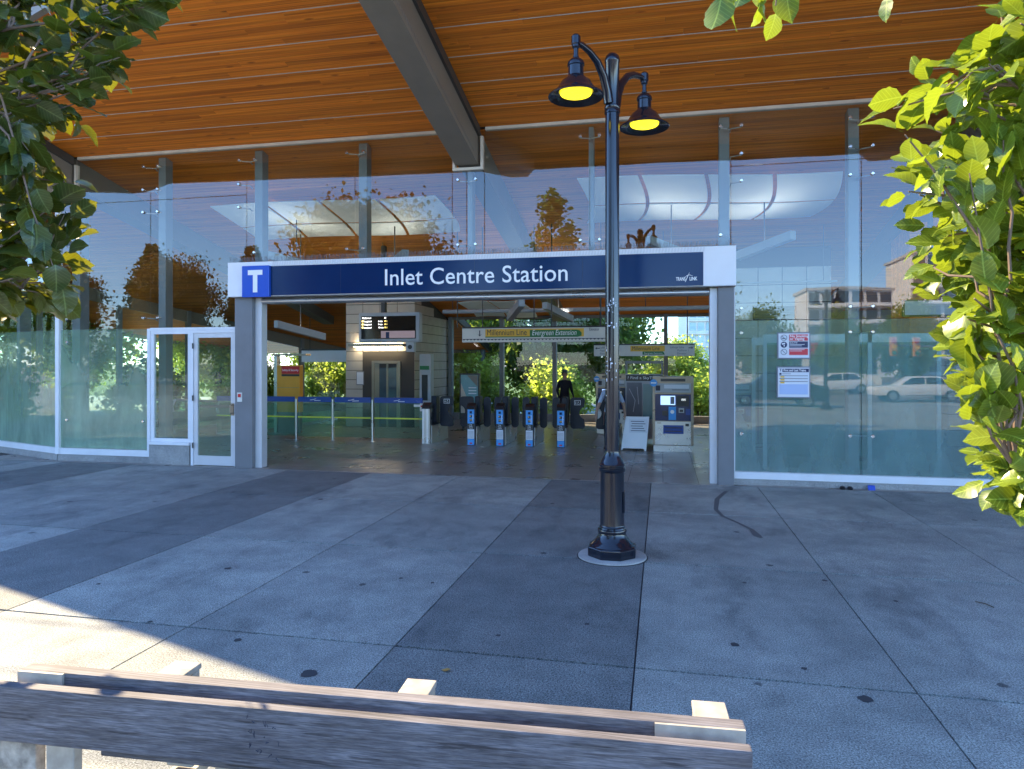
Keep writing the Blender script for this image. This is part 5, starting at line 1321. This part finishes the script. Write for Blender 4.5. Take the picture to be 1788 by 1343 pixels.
# ================================================================== NEAR TREES
def leaf_mesh(name, mat, w=.62, curl=.10, seed=0):
    rr = random.Random(seed); s = MB()
    prof = [(0, .0), (.08, .20), (.17, .33), (.28, .40), (.38, .47), (.48, .455), (.58, .475), (.68, .40), (.78, .355), (.88, .21), (.95, .11), (1.03, .0)]
    mid, lft, rgt = [], [], []
    for k, (t_, ww) in enumerate(prof):
        z = -curl * t_ * t_ * 1.5; e = .05 if k % 2 else .0
        mid.append((t_, 0, z)); lft.append((t_ + e * .5, ww * w, z + curl * .9 * ww + rr.uniform(-.03, .03))); rgt.append((t_ + e * .5, -ww * w, z + curl * .9 * ww + rr.uniform(-.03, .03)))
    n_ = len(prof); s.v = mid + lft[1:-1] + rgt[1:-1]
    L = lambda k: n_ + k - 1; Rg = lambda k: n_ + (n_ - 2) + k - 1
    s.f.append((0, 1, L(1))); s.f.append((0, Rg(1), 1))
    for k in range(1, n_ - 2):
        s.f.append((k, k + 1, L(k + 1), L(k))); s.f.append((k, Rg(k), Rg(k + 1), k + 1))
    s.f.append((n_ - 2, n_ - 1, L(n_ - 2))); s.f.append((n_ - 2, Rg(n_ - 2), n_ - 1)); s.mi = [0] * len(s.f)
    s.v.append((-.22, 0, .0)); s.v.append((-.22, .012, .004)); s.f.append((0, len(s.v) - 2, len(s.v) - 1)); s.mi.append(0)
    me = s.mesh(name, mat, recalc=False); me.shade_smooth()
    uv = me.uv_layers.new(name='leaf_uv')
    for lp in me.loops:
        co = me.vertices[lp.vertex_index].co; uv.data[lp.index].uv = (co.x, co.y)
    return me
def inside(p, poly):
    x, y = p; c = False; n_ = len(poly)
    for i in range(n_):
        x1, y1 = poly[i]; x2, y2 = poly[(i + 1) % n_]
        if (y1 > y) != (y2 > y) and x < (x2 - x1) * (y - y1) / (y2 - y1) + x1: c = not c
    return c
def near_tree(label, base, height, polys, D, mat, seed, nleaf, size, crown_c, crown_r, nrest, lean=Vector((0, 0, 0))):
    rr = random.Random(seed)
    t = thing('street_tree', label, 'tree', base)
    base = Vector(base)
    q = MB(); tp = [base + Vector((rr.uniform(-.03, .03), rr.uniform(-.03, .03), height * k / 8)) + lean * (k / 8) for k in range(9)]; tp[0] = base.copy()
    q.tube(tp, [.085 - .008 * k for k in range(9)], 10); q.build('trunk', 'bark', t, smooth=True)
    lm = [leaf_mesh('leaf', mat, .70 + .1 * k, .08 + .07 * k, seed + k) for k in range(4)]
    rest = MB(); cnt = 0; ruv = []
    def put(p, axis, up):
        nonlocal cnt
        a = axis.normalized(); u_ = (up - a * up.dot(a)).normalized(); b3 = u_.cross(a)
        s_ = size * rr.uniform(.72, 1.25)
        mtx = Matrix((( a.x, b3.x, u_.x, 0), (a.y, b3.y, u_.y, 0), (a.z, b3.z, u_.z, 0), (0, 0, 0, 1)))
        mt = Matrix.Translation(p - base) @ mtx @ Matrix.Scale(s_, 4)
        k = rr.randrange(4)
        if cnt < nleaf:
            o = link('leaf', lm[k], t); o.matrix_local = mt; cnt += 1
        else:
            i0 = len(rest.v); W_ = Matrix.Translation(base) @ mt
            rest.v += [tuple(W_ @ v_.co) for v_ in lm[k].vertices]
            for f_ in lm[k].polygons:
                rest.f.append(tuple(i0 + i for i in f_.vertices)); rest.mi.append(0)
                ruv.extend((lm[k].vertices[i].co.x, lm[k].vertices[i].co.y) for i in f_.vertices)
    nbr = 0; mains = []; shoots = MB()
    def twig(tip, ln, nl, sprig=False):
        nonlocal nbr
        zr = max(.6, min(height * .98, tip.z - rr.uniform(.25, .8)))
        k = zr / height * 8; k0 = min(7, int(k)); root = tp[k0].lerp(tp[k0 + 1], k - k0)
        mid = root.lerp(tip, .55) + Vector((rr.uniform(-.08, .08), rr.uniform(-.08, .08), rr.uniform(.0, .18)))
        rad = [.012, .010, .008, .0065, .005, .0025]
        if sprig: root = tp[8]; mid = tip + Vector((.10 if tip.x > 0 else -.10, -.05, .55))
        elif mains and nbr % 3:                  # side shoot off the nearest limb
            root = min(mains, key=lambda p: (p - tip).length_squared + max(0, p.z - tip.z) * .6)
            mid = root.lerp(tip, .4) + Vector((rr.uniform(-.04, .04), rr.uniform(-.04, .04), rr.uniform(.0, .06))); rad = [.006, .0055, .005, .0045, .0035, .002]
        pts = [root.lerp(mid, u) if u <= 1 else mid.lerp(tip, u - 1) for u in (0, .4, .8, 1.2, 1.6, 2)]
        pts = [p + Vector((rr.uniform(-.02, .02), rr.uniform(-.02, .02), rr.uniform(-.02, .02))) if 0 < i < 5 else p for i, p in enumerate(pts)]
        if not sprig and not (mains and nbr % 3): mains.extend(pts[2:5])
        q = MB(); q.tube(pts, rad, 6); q.build('branch', 'twig', t, smooth=True); nbr += 1
        dirv = (tip - mid).normalized(); Lg = (tip - mid).length
        for i in range(nl):
            f = 1 - (i / nl) * min(1.0, ln / max(Lg, .05))
            p = mid.lerp(tip, max(0, f)) + Vector((rr.gauss(0, .02), rr.gauss(0, .02), rr.gauss(0, .02)))
            side = 1 if i % 2 else -1
            yaw = side * R(rr.uniform(25, 75)) if i else 0
            ax = Matrix.Rotation(yaw, 3, 'Z') @ dirv; ax = ax + Vector((0, 0, rr.uniform(-.65, .25)))
            up = Vector((rr.gauss(0, .8), rr.gauss(0, .8), 1))
            put(p, ax, up)
    jobs = []
    for pi, (poly, ntw, nl, ln) in enumerate(polys):
        x0 = min(p[0] for p in poly); x1 = max(p[0] for p in poly); y0 = min(p[1] for p in poly); y1 = max(p[1] for p in poly)
        made = 0; tries = 0
        while made < ntw and tries < 6000:
            tries += 1; p = (rr.uniform(x0, x1), rr.uniform(y0, y1))
            if not inside(p, poly): continue
            jobs.append((atD(p[0], p[1], rr.uniform(*D)), ln, nl, ntw < 5)); made += 1
    rr.shuffle(jobs)
    jobs.sort(key=lambda j: -SA * j[0].x + CA * j[0].y)      # largest in view first
    for tip, ln, nl, sprig in jobs: twig(tip, ln, nl, sprig)
    for k in range(nrest):                      # the rest of the crown, beyond the frame
        for _ in range(30):
            v_ = Vector((rr.gauss(0, 1), rr.gauss(0, 1), rr.gauss(0, 1))).normalized() * rr.uniform(.45, 1.0)
            p = Vector(crown_c) + Vector((v_.x * crown_r[0], v_.y * crown_r[1], v_.z * crown_r[2]))
            Z_ = -SA * p.x + CA * p.y
            if Z_ > .3:
                px = CXP + FPX * (CA * p.x + SA * p.y) / Z_; py = HYP - FPX * (p.z - EYE) / Z_
                if -60 < px < 1850 and -60 < py < 1400: continue
            break
        else: continue
        n_ = 6
        zr = max(.9, min(height * .97, p.z - rr.uniform(.15, .5))); kk = zr / height * 8; k0 = min(7, int(kk)); root = tp[k0].lerp(tp[k0 + 1], kk - k0)
        shoots.tube([root, root.lerp(p, .55) + Vector((0, 0, .06)), p], [.009, .006, .002], 5, cap=False)
        for i in range(n_):
            put(p + Vector((rr.gauss(0, .09), rr.gauss(0, .09), rr.gauss(0, .09))), Vector((rr.gauss(0, 1), rr.gauss(0, 1), rr.uniform(-.7, .2))), Vector((rr.gauss(0, .5), rr.gauss(0, .5), 1)))
    if shoots.f: tag(shoots.build('shoots', 'twig', t, smooth=True, recalc=False), kind='stuff')
    if rest.f:
        o = rest.build('foliage', mat, t, recalc=False); tag(o, kind='stuff')
        o.data.shade_smooth()
        uv = o.data.uv_layers.new(name='leaf_uv')
        for i_, w_ in enumerate(ruv): uv.data[i_].uv = w_
    return t
LA = [(-40, -60), (285, -60), (285, 18), (235, 26), (215, 60), (245, 118), (205, 160), (170, 198), (118, 222), (-40, 222)]
LB = [(-40, 240), (60, 250), (168, 288), (128, 330), (142, 420), (148, 470), (80, 540), (-40, 540)]
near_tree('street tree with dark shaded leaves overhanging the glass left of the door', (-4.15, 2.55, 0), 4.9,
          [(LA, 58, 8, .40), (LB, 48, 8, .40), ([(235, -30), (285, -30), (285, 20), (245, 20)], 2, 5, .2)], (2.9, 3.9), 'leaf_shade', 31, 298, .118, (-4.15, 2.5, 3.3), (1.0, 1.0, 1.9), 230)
RA = [(1840, -60), (1735, 10), (1710, 90), (1660, 125), (1600, 135), (1548, 180), (1556, 225), (1612, 300), (1660, 300), (1700, 360), (1640, 420), (1625, 500), (1665, 560), (1690, 640), (1700, 760), (1748, 872), (1840, 890)]
RB = [(1572, 285), (1600, 300), (1625, 400), (1650, 470), (1640, 500), (1600, 400), (1575, 330)]
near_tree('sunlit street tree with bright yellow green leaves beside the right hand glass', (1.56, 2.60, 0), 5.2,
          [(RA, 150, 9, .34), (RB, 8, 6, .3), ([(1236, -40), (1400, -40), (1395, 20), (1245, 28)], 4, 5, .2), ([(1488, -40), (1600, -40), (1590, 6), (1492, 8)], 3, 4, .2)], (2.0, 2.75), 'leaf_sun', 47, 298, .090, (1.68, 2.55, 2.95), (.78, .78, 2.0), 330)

# ================================================================== FAR TREES, SHRUBS
def crown_mesh(name, mat, seed, shape='round', n=3600, leaf=.042):
    rr = random.Random(seed); s = MB(); V_, F_ = [], []
    cl = []
    if shape == 'round':
        for k in range(75):
            v_ = Vector((rr.gauss(0, 1), rr.gauss(0, 1), rr.gauss(0, 1))).normalized() * (rr.uniform(.35, 1) ** .6)
            cl.append((Vector((v_.x * .40, v_.y * .40, .58 + v_.z * .40)), rr.uniform(.07, .14)))
    elif shape == 'conifer':
        for k in range(95):
            z = rr.uniform(.12, 1) ; r_ = (1 - z) * .30 * rr.uniform(.4, 1.1) + .01; a = rr.uniform(0, 6.28)
            cl.append((Vector((r_ * math.cos(a), r_ * math.sin(a), z)), .02 + .07 * (1 - z)))
    elif shape == 'slender':
        for k in range(60):
            z = rr.uniform(.2, 1); r_ = (.02 + .10 * math.sin(math.pi * min(1, (1 - z) * 1.1))) * rr.uniform(.2, 1.2); a = rr.uniform(0, 6.28)
            cl.append((Vector((r_ * math.cos(a), r_ * math.sin(a), z)), .035))
    else:   # shrub
        for k in range(45):
            v_ = Vector((rr.gauss(0, 1), rr.gauss(0, 1), abs(rr.gauss(0, 1)))).normalized() * (rr.uniform(.4, 1) ** .6)
            cl.append((Vector((v_.x * .5, v_.y * .5, .06 + v_.z * .85)), rr.uniform(.10, .18)))
    for k in range(n):
        c, r_ = rr.choice(cl)
        p = c + Vector((rr.gauss(0, .5), rr.gauss(0, .5), rr.gauss(0, .45))) * r_ * 1.25
        if p.z < .01: continue
        a = Vector((rr.gauss(0, 1), rr.gauss(0, 1), rr.gauss(0, .8))).normalized(); u_ = Vector((rr.gauss(0, 1), rr.gauss(0, 1), rr.gauss(0, 1))).cross(a).normalized()
        l_ = leaf * rr.uniform(.6, 1.3); w_ = l_ * .38
        i = len(V_); V_ += [tuple(p), tuple(p + a * l_ * .5 + u_ * w_), tuple(p + a * l_), tuple(p + a * l_ * .5 - u_ * w_)]; F_.append((i, i + 1, i + 2, i + 3))
    s.v, s.f, s.mi = V_, F_, [0] * len(F_)
    return s.mesh(name, mat, recalc=False)
CR = {}
def far_tree(label, loc, h, w, shape, mat, seed, group=None, name='background_tree', cat='tree'):
    key = (shape, mat, seed % 2)
    if key not in CR: CR[key] = crown_mesh('crown', mat, 100 + len(CR), shape, {'round': 52000 if mat == 'leaf_bronze' else 17000, 'conifer': 34000, 'slender': 3000, 'shrub': 5000}[shape], {'round': .026 if mat == 'leaf_bronze' else .036, 'conifer': .030, 'slender': .026, 'shrub': .062}[shape])
    rr = random.Random(seed)
    t = thing(name, label, cat, loc, 0, group)
    o = link('crown', CR[key], t, True); base_w = {'round': .9, 'conifer': .6, 'slender': .25, 'shrub': 1.1}[shape]
    o.scale = (w / base_w, w / base_w, h); o.rotation_euler = (0, 0, rr.uniform(0, 6.28))
    q = MB()
    if shape == 'shrub':
        for k in range(4):
            a = rr.uniform(0, 6.28); q.tube([(0, 0, -.02), (.12 * w * math.cos(a), .12 * w * math.sin(a), h * .4), (.3 * w * math.cos(a), .3 * w * math.sin(a), h * .75)], [.03, .02, .008], 6)
        q.build('stem', 'bark', t, smooth=True, local=True)
    else:
        top = {'round': .8, 'conifer': .97, 'slender': .97}[shape]
        q.tube([(0, 0, -.05), (.02 * w, 0, h * .3), (-.01 * w, .02 * w, h * .6), (0, 0, h * top)], [.035 * w + .04, .025 * w + .03, .016 * w + .02, .01], 8)
        if shape == 'round':
            for k in range(7):
                a = rr.uniform(0, 6.28); z = h * rr.uniform(.28, .6)
                q.tube([(0, 0, z), (.2 * w * math.cos(a), .2 * w * math.sin(a), z + h * .13), (.38 * w * math.cos(a), .38 * w * math.sin(a), z + h * .2)], [.03 * w * .4 + .02, .02, .006], 6)
        q.build('trunk', 'bark', t, smooth=True, local=True)
    return t
def lerp_tree(spec):
    for k, (x, y, h, w, shape, mat, lab) in enumerate(spec):
        far_tree(lab[0], (x, y, -.05), h, w, shape, mat, int(x * 7 + y * 13) % 97, lab[1], lab[2] if len(lab) > 2 else 'background_tree', lab[3] if len(lab) > 3 else 'tree')
rr = random.Random(8)
spec = []
G1 = ('leafy green tree growing behind the rear glass wall', 'trees behind the rear glass wall')
G1d = ('dark green tree growing behind the rear glass wall', 'dark trees behind the rear glass wall')
G2 = ('light green tree growing beyond the slanting side glass wall', 'trees beyond the side glass wall')
G3 = ('bushy sunlit shrub at the foot of the rear trees', 'shrubs behind the station', 'garden_shrub', 'shrub')
G4 = ('bushy shrub beyond the slanting side glass wall', 'shrubs beyond the side glass wall', 'garden_shrub', 'shrub')
for x, y, h, w, dk, lab in ((-9.5, 33, 7.5, 6, 0, 'leafy green tree beyond the lift shaft behind the hall'), (-5.5, 30.5, 7, 5.2, 1, 'dark green tree behind the advertising panel and fare gates'),
                            (-2.4, 31.5, 6.2, 4.4, 1, 'dark green tree behind the silhouetted person in the hat'), (.6, 34, 3.2, 3.6, 0, 'low bushy tree under the distant blue tower'),
                            (4.6, 31, 5.0, 3.6, 0, 'taller leafy tree beside the entrance post, behind the ticket machines'), (-13, 37, 9, 7, 0, 'tall leafy tree behind the orange help panel')):
    spec.append((x, y, h, w, 'round', 'leaf_far_dark' if dk else 'leaf_far', (lab, 'trees behind the rear glass wall')))
for x, y, h, w in ((-25, 25, 6.2, 5.5), (-21.5, 30.5, 6.2, 5.5), (-18, 36, 6.5, 6), (-27.5, 19.5, 6.2, 5.5), (-28.5, 14, 6, 5.5), (-31, 22.5, 6.5, 5.5), (-29, 9.5, 6, 5.5), (-24, 34, 6.5, 6)):
    spec.append((x, y, h, w, 'round', 'leaf_far', G2))
for x, y, h, w in ((-7.2, 27.2, 2.6, 2.8), (-4.2, 27, 2.4, 2.8), (-1.2, 26.8, 2.1, 2.6), (1.4, 27, 2.0, 2.6), (3.9, 26.8, 2.2, 2.6), (6.4, 27.2, 2.6, 2.8)):
    spec.append((x, y, h, w, 'shrub', 'leaf_far', G3))
for x, y, h, w in ((-22.5, 20.5, 2.8, 3), (-20.3, 24.2, 2.6, 3), (-18.2, 28, 2.6, 3), (-16, 32, 2.8, 3.2), (-24, 16.5, 2.8, 3), (-25.5, 13.2, 2.8, 3.2), (-29, 15.5, 3, 3.4)):
    spec.append((x, y, h, w, 'shrub', 'leaf_far', G4))
# behind the camera: seen mirrored in the glass
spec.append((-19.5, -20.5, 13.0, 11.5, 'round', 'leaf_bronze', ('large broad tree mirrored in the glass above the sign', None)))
spec.append((-4.9, -6.5, 9.6, 2.6, 'slender', 'leaf_far_dark', ('slender young tree mirrored in the glass beside the lamp', None)))
spec.append((-1.8, -8.0, 7.2, 2.4, 'slender', 'leaf_far_dark', ('shorter slender tree mirrored in the glass beside the lamp', None)))
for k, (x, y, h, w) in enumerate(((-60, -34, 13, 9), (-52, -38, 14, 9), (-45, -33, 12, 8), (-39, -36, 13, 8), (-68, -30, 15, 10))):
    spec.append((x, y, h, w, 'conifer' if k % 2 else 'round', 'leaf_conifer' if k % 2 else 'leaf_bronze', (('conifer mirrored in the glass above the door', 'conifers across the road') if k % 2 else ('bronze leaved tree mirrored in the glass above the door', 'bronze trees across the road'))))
for x, y, h, w in ((14, -33, 6, 4.5), (19, -36, 7, 5), (25, -33, 6, 4.5), (8, -35, 6.5, 5)):
    spec.append((x, y, h, w, 'round', 'leaf_far', ('small street tree mirrored in the right hand glass', 'street trees across the road')))
lerp_tree(spec)

# ================================================================== BUILDINGS
def block(name, label, cx, cy, w, d, h, floors, bays, wall, win, rotz=0.0, slab=True, backside=False):
    t = thing(name, label, 'building', (cx, cy, 0), rotz)
    MB().box(-w / 2, w / 2, -d / 2, d / 2, -.1, h).build('wall', wall, t, local=True)
    MB().box(-w / 2 - .3, w / 2 + .3, -d / 2 - .3, d / 2 + .3, h + .002, h + .5).build('roof', 'tower_slab', t, local=True)
    fh = h / floors; bw = w / bays
    wm = MB(); wm.box(.12 * bw, .88 * bw, -.06, .02, .25 * fh, .88 * fh); wme = wm.mesh('window', win)
    sgn = 1 if backside else -1
    for f in range(floors):
        for k in range(bays):
            o = link('window', wme, t, True); o.location = (-w / 2 + k * bw, sgn * (d / 2 + .03), f * fh)
        if slab and f:
            q = MB(); y0 = sgn * (d / 2 + .02); y1 = sgn * (d / 2 + 1.0)
            q.box(-w / 2 - .2, w / 2 + .2, min(y0, y1), max(y0, y1), f * fh - .12, f * fh + .08); q.build('balcony', 'tower_slab', t, local=True)
    return t
block('apartment_tower', 'distant blue glass apartment tower seen through the rear glass', 12.5, 175, 15, 15, 60, 20, 8, 'tower_slab', 'tower_glass', R(8))
block('apartment_tower', 'second distant glass tower glimpsed beside the rear column', -22, 190, 14, 14, 46, 15, 6, 'tower_glass', 'tower_glass', R(-5))
block('apartment_block', 'white mid rise apartment block mirrored in the right hand glass', 30, -104, 13, 12, 14, 5, 6, 'white_wall', 'window_dark', 0, True, True)
block('apartment_block', 'taller pale apartment block mirrored behind the white one', 52, -120, 16, 14, 22, 7, 6, 'white_wall', 'window_dark', 0, True, True)
sh_ = block('shop', 'low white shop with a red sign mirrored in the right hand glass', 12, -50, 16, 8, 4.2, 1, 5, 'white_wall', 'window_dark', 0, False, True)
MB().box(-2.5, 2.5, 4.05, 4.2, 3.0, 4.0).build('shop_sign', 'sign_red', sh_, local=True)

# ================================================================== CARS AND SIGNALS (mirrored in the glass)
def car(label, loc, rotz, mat, hh=1.45):
    t = thing('parked_car', label, 'car', loc, rotz, 'vehicles in the street')
    k = hh / 1.45
    q = MB(); low = [(-2.25, .35), (-2.28, .62), (-2.18, .82 * k), (-1.2, .92 * k), (1.5, .95 * k), (2.2, .88 * k), (2.26, .6), (2.22, .34)]
    q.prism(low, -.88, .88); q.build('body', mat, t, bevel=.06, local=True, smooth=True)
    q = MB(); cab = [(-1.15, .90 * k), (-.45, 1.40 * k), (.9, 1.42 * k), (1.75, .93 * k)]
    i = len(q.v)
    q.hexa([(-1.2, -.82, .9 * k), (1.8, -.82, .9 * k), (1.8, .82, .9 * k), (-1.2, .82, .9 * k), (-.42, -.62, 1.43 * k), (1.0, -.62, 1.43 * k), (1.0, .62, 1.43 * k), (-.42, .62, 1.43 * k)])
    q.build('cabin', mat, t, bevel=.05, local=True, smooth=True)
    for s in (-1, 1):
        y0, y1 = s * .79, s * .655
        for xa, xb, xc, xd in ((-.98, .2, .2, -.42), (.28, 1.55, .95, .28)):
            q = MB(); off = s * .022
            q.face([(xa, y0 + off, .97 * k), (xb, y0 + off, .97 * k), (xc, y1 + off, 1.36 * k), (xd, y1 + off, 1.36 * k)])
            o = q.build('side_window', 'car_glass', t, local=True)
        for x in (-1.42, 1.42):
            wq = MB(); wq.tube([(x, s * .70, .33), (x, s * .90, .33)], .33, 20); wo = wq.build('wheel', 'rubber', t, local=True, smooth=True)
            rq = MB(); rq.tube([(x, s * .885, .33), (x, s * .915, .33)], .2, 16); rq.build('rim', 'stainless', wo, local=True)
        q = MB(); q.box(-2.30, -2.2, s * .55 - .2, s * .55 + .2, .62, .76); q.build('headlight', 'sign_white', t, local=True)
        q = MB(); q.box(2.18, 2.28, s * .6 - .18, s * .6 + .18, .65, .8); q.build('tail_light', 'red', t, local=True)
    return t
car('black parked car mirrored in the glass beside the timetable', (5.4, -11.2, -.05), R(3), 'car_black', 1.75)
car('white parked car mirrored in the glass near the booth', (13.5, -16.8, -.05), R(2), 'car_white')
car('red parked car mirrored in the glass near the booth', (20.0, -26, -.05), R(4), 'car_red')
car('white car parked before the mirrored shop', (12.0, -28, -.05), R(-4), 'car_white')
sig = thing('traffic_signal', 'orange traffic signal heads on a mast mirrored in the glass', 'traffic signal', (18, -21, 0))
q = MB(); q.tube([(18, -21, -.04), (18, -21, 3.0), (17.8, -21, 3.1), (13.0, -21, 3.15)], [.11, .08, .07, .04], 10); q.build('mast', 'steel', sig, smooth=True)
for x in (13.6, 14.9):
    h_ = MB().box(x - .2, x + .2, -21.1, -20.85, 2.5, 3.6).build('signal_head', 'traffic', sig, bevel=.03)
    for k, c_ in enumerate(('green', 'yellow', 'red')):
        q = MB(); q.tube([(x, -20.85, 2.70 + .34 * k), (x, -20.8, 2.70 + .34 * k)], .13, 12); q.build('lens', c_, sig)
l2 = copy_tree(lamp, (7.2, -8.6, 0), 'second twin headed street lamp mirrored in the right hand glass')

# ================================================================== LITTER
for k, (px, py, mm, s_) in enumerate(((779, 1172, 'dry_leaf', .035), (395, 993, 'black', .02), (540, 1176, 'black', .05))):
    if k != 0: continue
    p = onZ(px, py); q = MB()
    q.face([p + Vector((-s_, 0, .004)), p + Vector((0, -s_ * .7, .008)), p + Vector((s_, 0, .016)), p + Vector((0, s_ * .7, .01))]); q.face([p + Vector((-s_, 0, .006)), p + Vector((0, s_ * .7, .012)), p + Vector((s_, 0, .018)), p + Vector((0, -s_ * .7, .010))])
    o = q.build('fallen_leaf', mm); tag(o, 'small dry fallen leaf on the dark paving strip', 'leaf')
p = onY(1521, 855, FY - .1)
q = MB(); q.obox((p.x - .06, FY - .16, .0), (.11, 0, 0), (.02, .08, 0), (0, .03, .07)); o = q.build('litter_box', 'litter_blue', bevel=.008); tag(o, 'crumpled blue carton lying against the right hand plinth', 'litter')
for k, px in enumerate((1470, 1483)):
    p = onY(px, 857, FY - .1); q = MB(); q.lathe((p.x, FY - .14, 0), [(0, .001), (.045, .001), (.05, .02), (.03, .05), (0, .055)], 10, cap=False); o = q.build('ground_cap', 'black', smooth=True)
    tag(o, 'small black cap at the foot of the right hand plinth', 'cap', 'black caps by the plinth')
p = onY(286, 800, FY - .1)

# marks on the paving
for k, (px, py, r_) in enumerate(((540, 1176, .055), (398, 993, .035), (172, 1020, .02), (1512, 1221, .045), (1283, 1126, .035), (1404, 1168, .02), (1440, 1014, .025), (560, 872, .04), (755, 1018, .02), (1300, 1018, .02), (870, 1110, .02), (262, 1086, .02), (415, 1118, .03), (1564, 1050, .02), (1025, 1090, .022), (700, 1010, .02))):
    p = onZ(px, py); q = MB(); rs = random.Random(k)
    ring = [(p.x + r_ * rs.uniform(.75, 1.15) * math.cos(R(a_)), p.y + r_ * rs.uniform(.75, 1.15) * math.sin(R(a_)), .0035) for a_ in range(0, 360, 30)]
    q.face(ring); q.face([(x, y, .0015) for x, y, z in reversed(ring)])
    q.build('gum_spot', 'joint', plaza)
q = MB(); tr = [onZ(*p) for p in ((1268, 858), (1252, 872), (1250, 890), (1262, 902), (1290, 914), (1312, 925), (1322, 936), (1330, 940))]
wds = [.03, .035, .03, .025, .02, .03, .05, .02]
L_ = []; Rr_ = []
for k, p in enumerate(tr):
    d = (tr[min(k + 1, 7)] - tr[max(k - 1, 0)]).normalized(); nn_ = Vector((-d.y, d.x, 0))
    L_.append(p + nn_ * wds[k] + Vector((0, 0, .0035))); Rr_.append(p - nn_ * wds[k] + Vector((0, 0, .0035)))
for k in range(7): q.face([L_[k], Rr_[k], Rr_[k + 1], L_[k + 1]])
q.build('spill_stain', 'stain', plaza, recalc=False)
p0, p1 = onZ(1703, 1052), onZ(1735, 1062)
q = MB(); q.tube([p0 + Vector((0, 0, .008)), p0.lerp(p1, .5) + Vector((.01, .01, .012)), p1 + Vector((0, 0, .007))], .005, 6); o = q.build('fallen_twig', 'bark'); tag(o, 'thin brown twig lying on the pale paving slabs', 'twig')
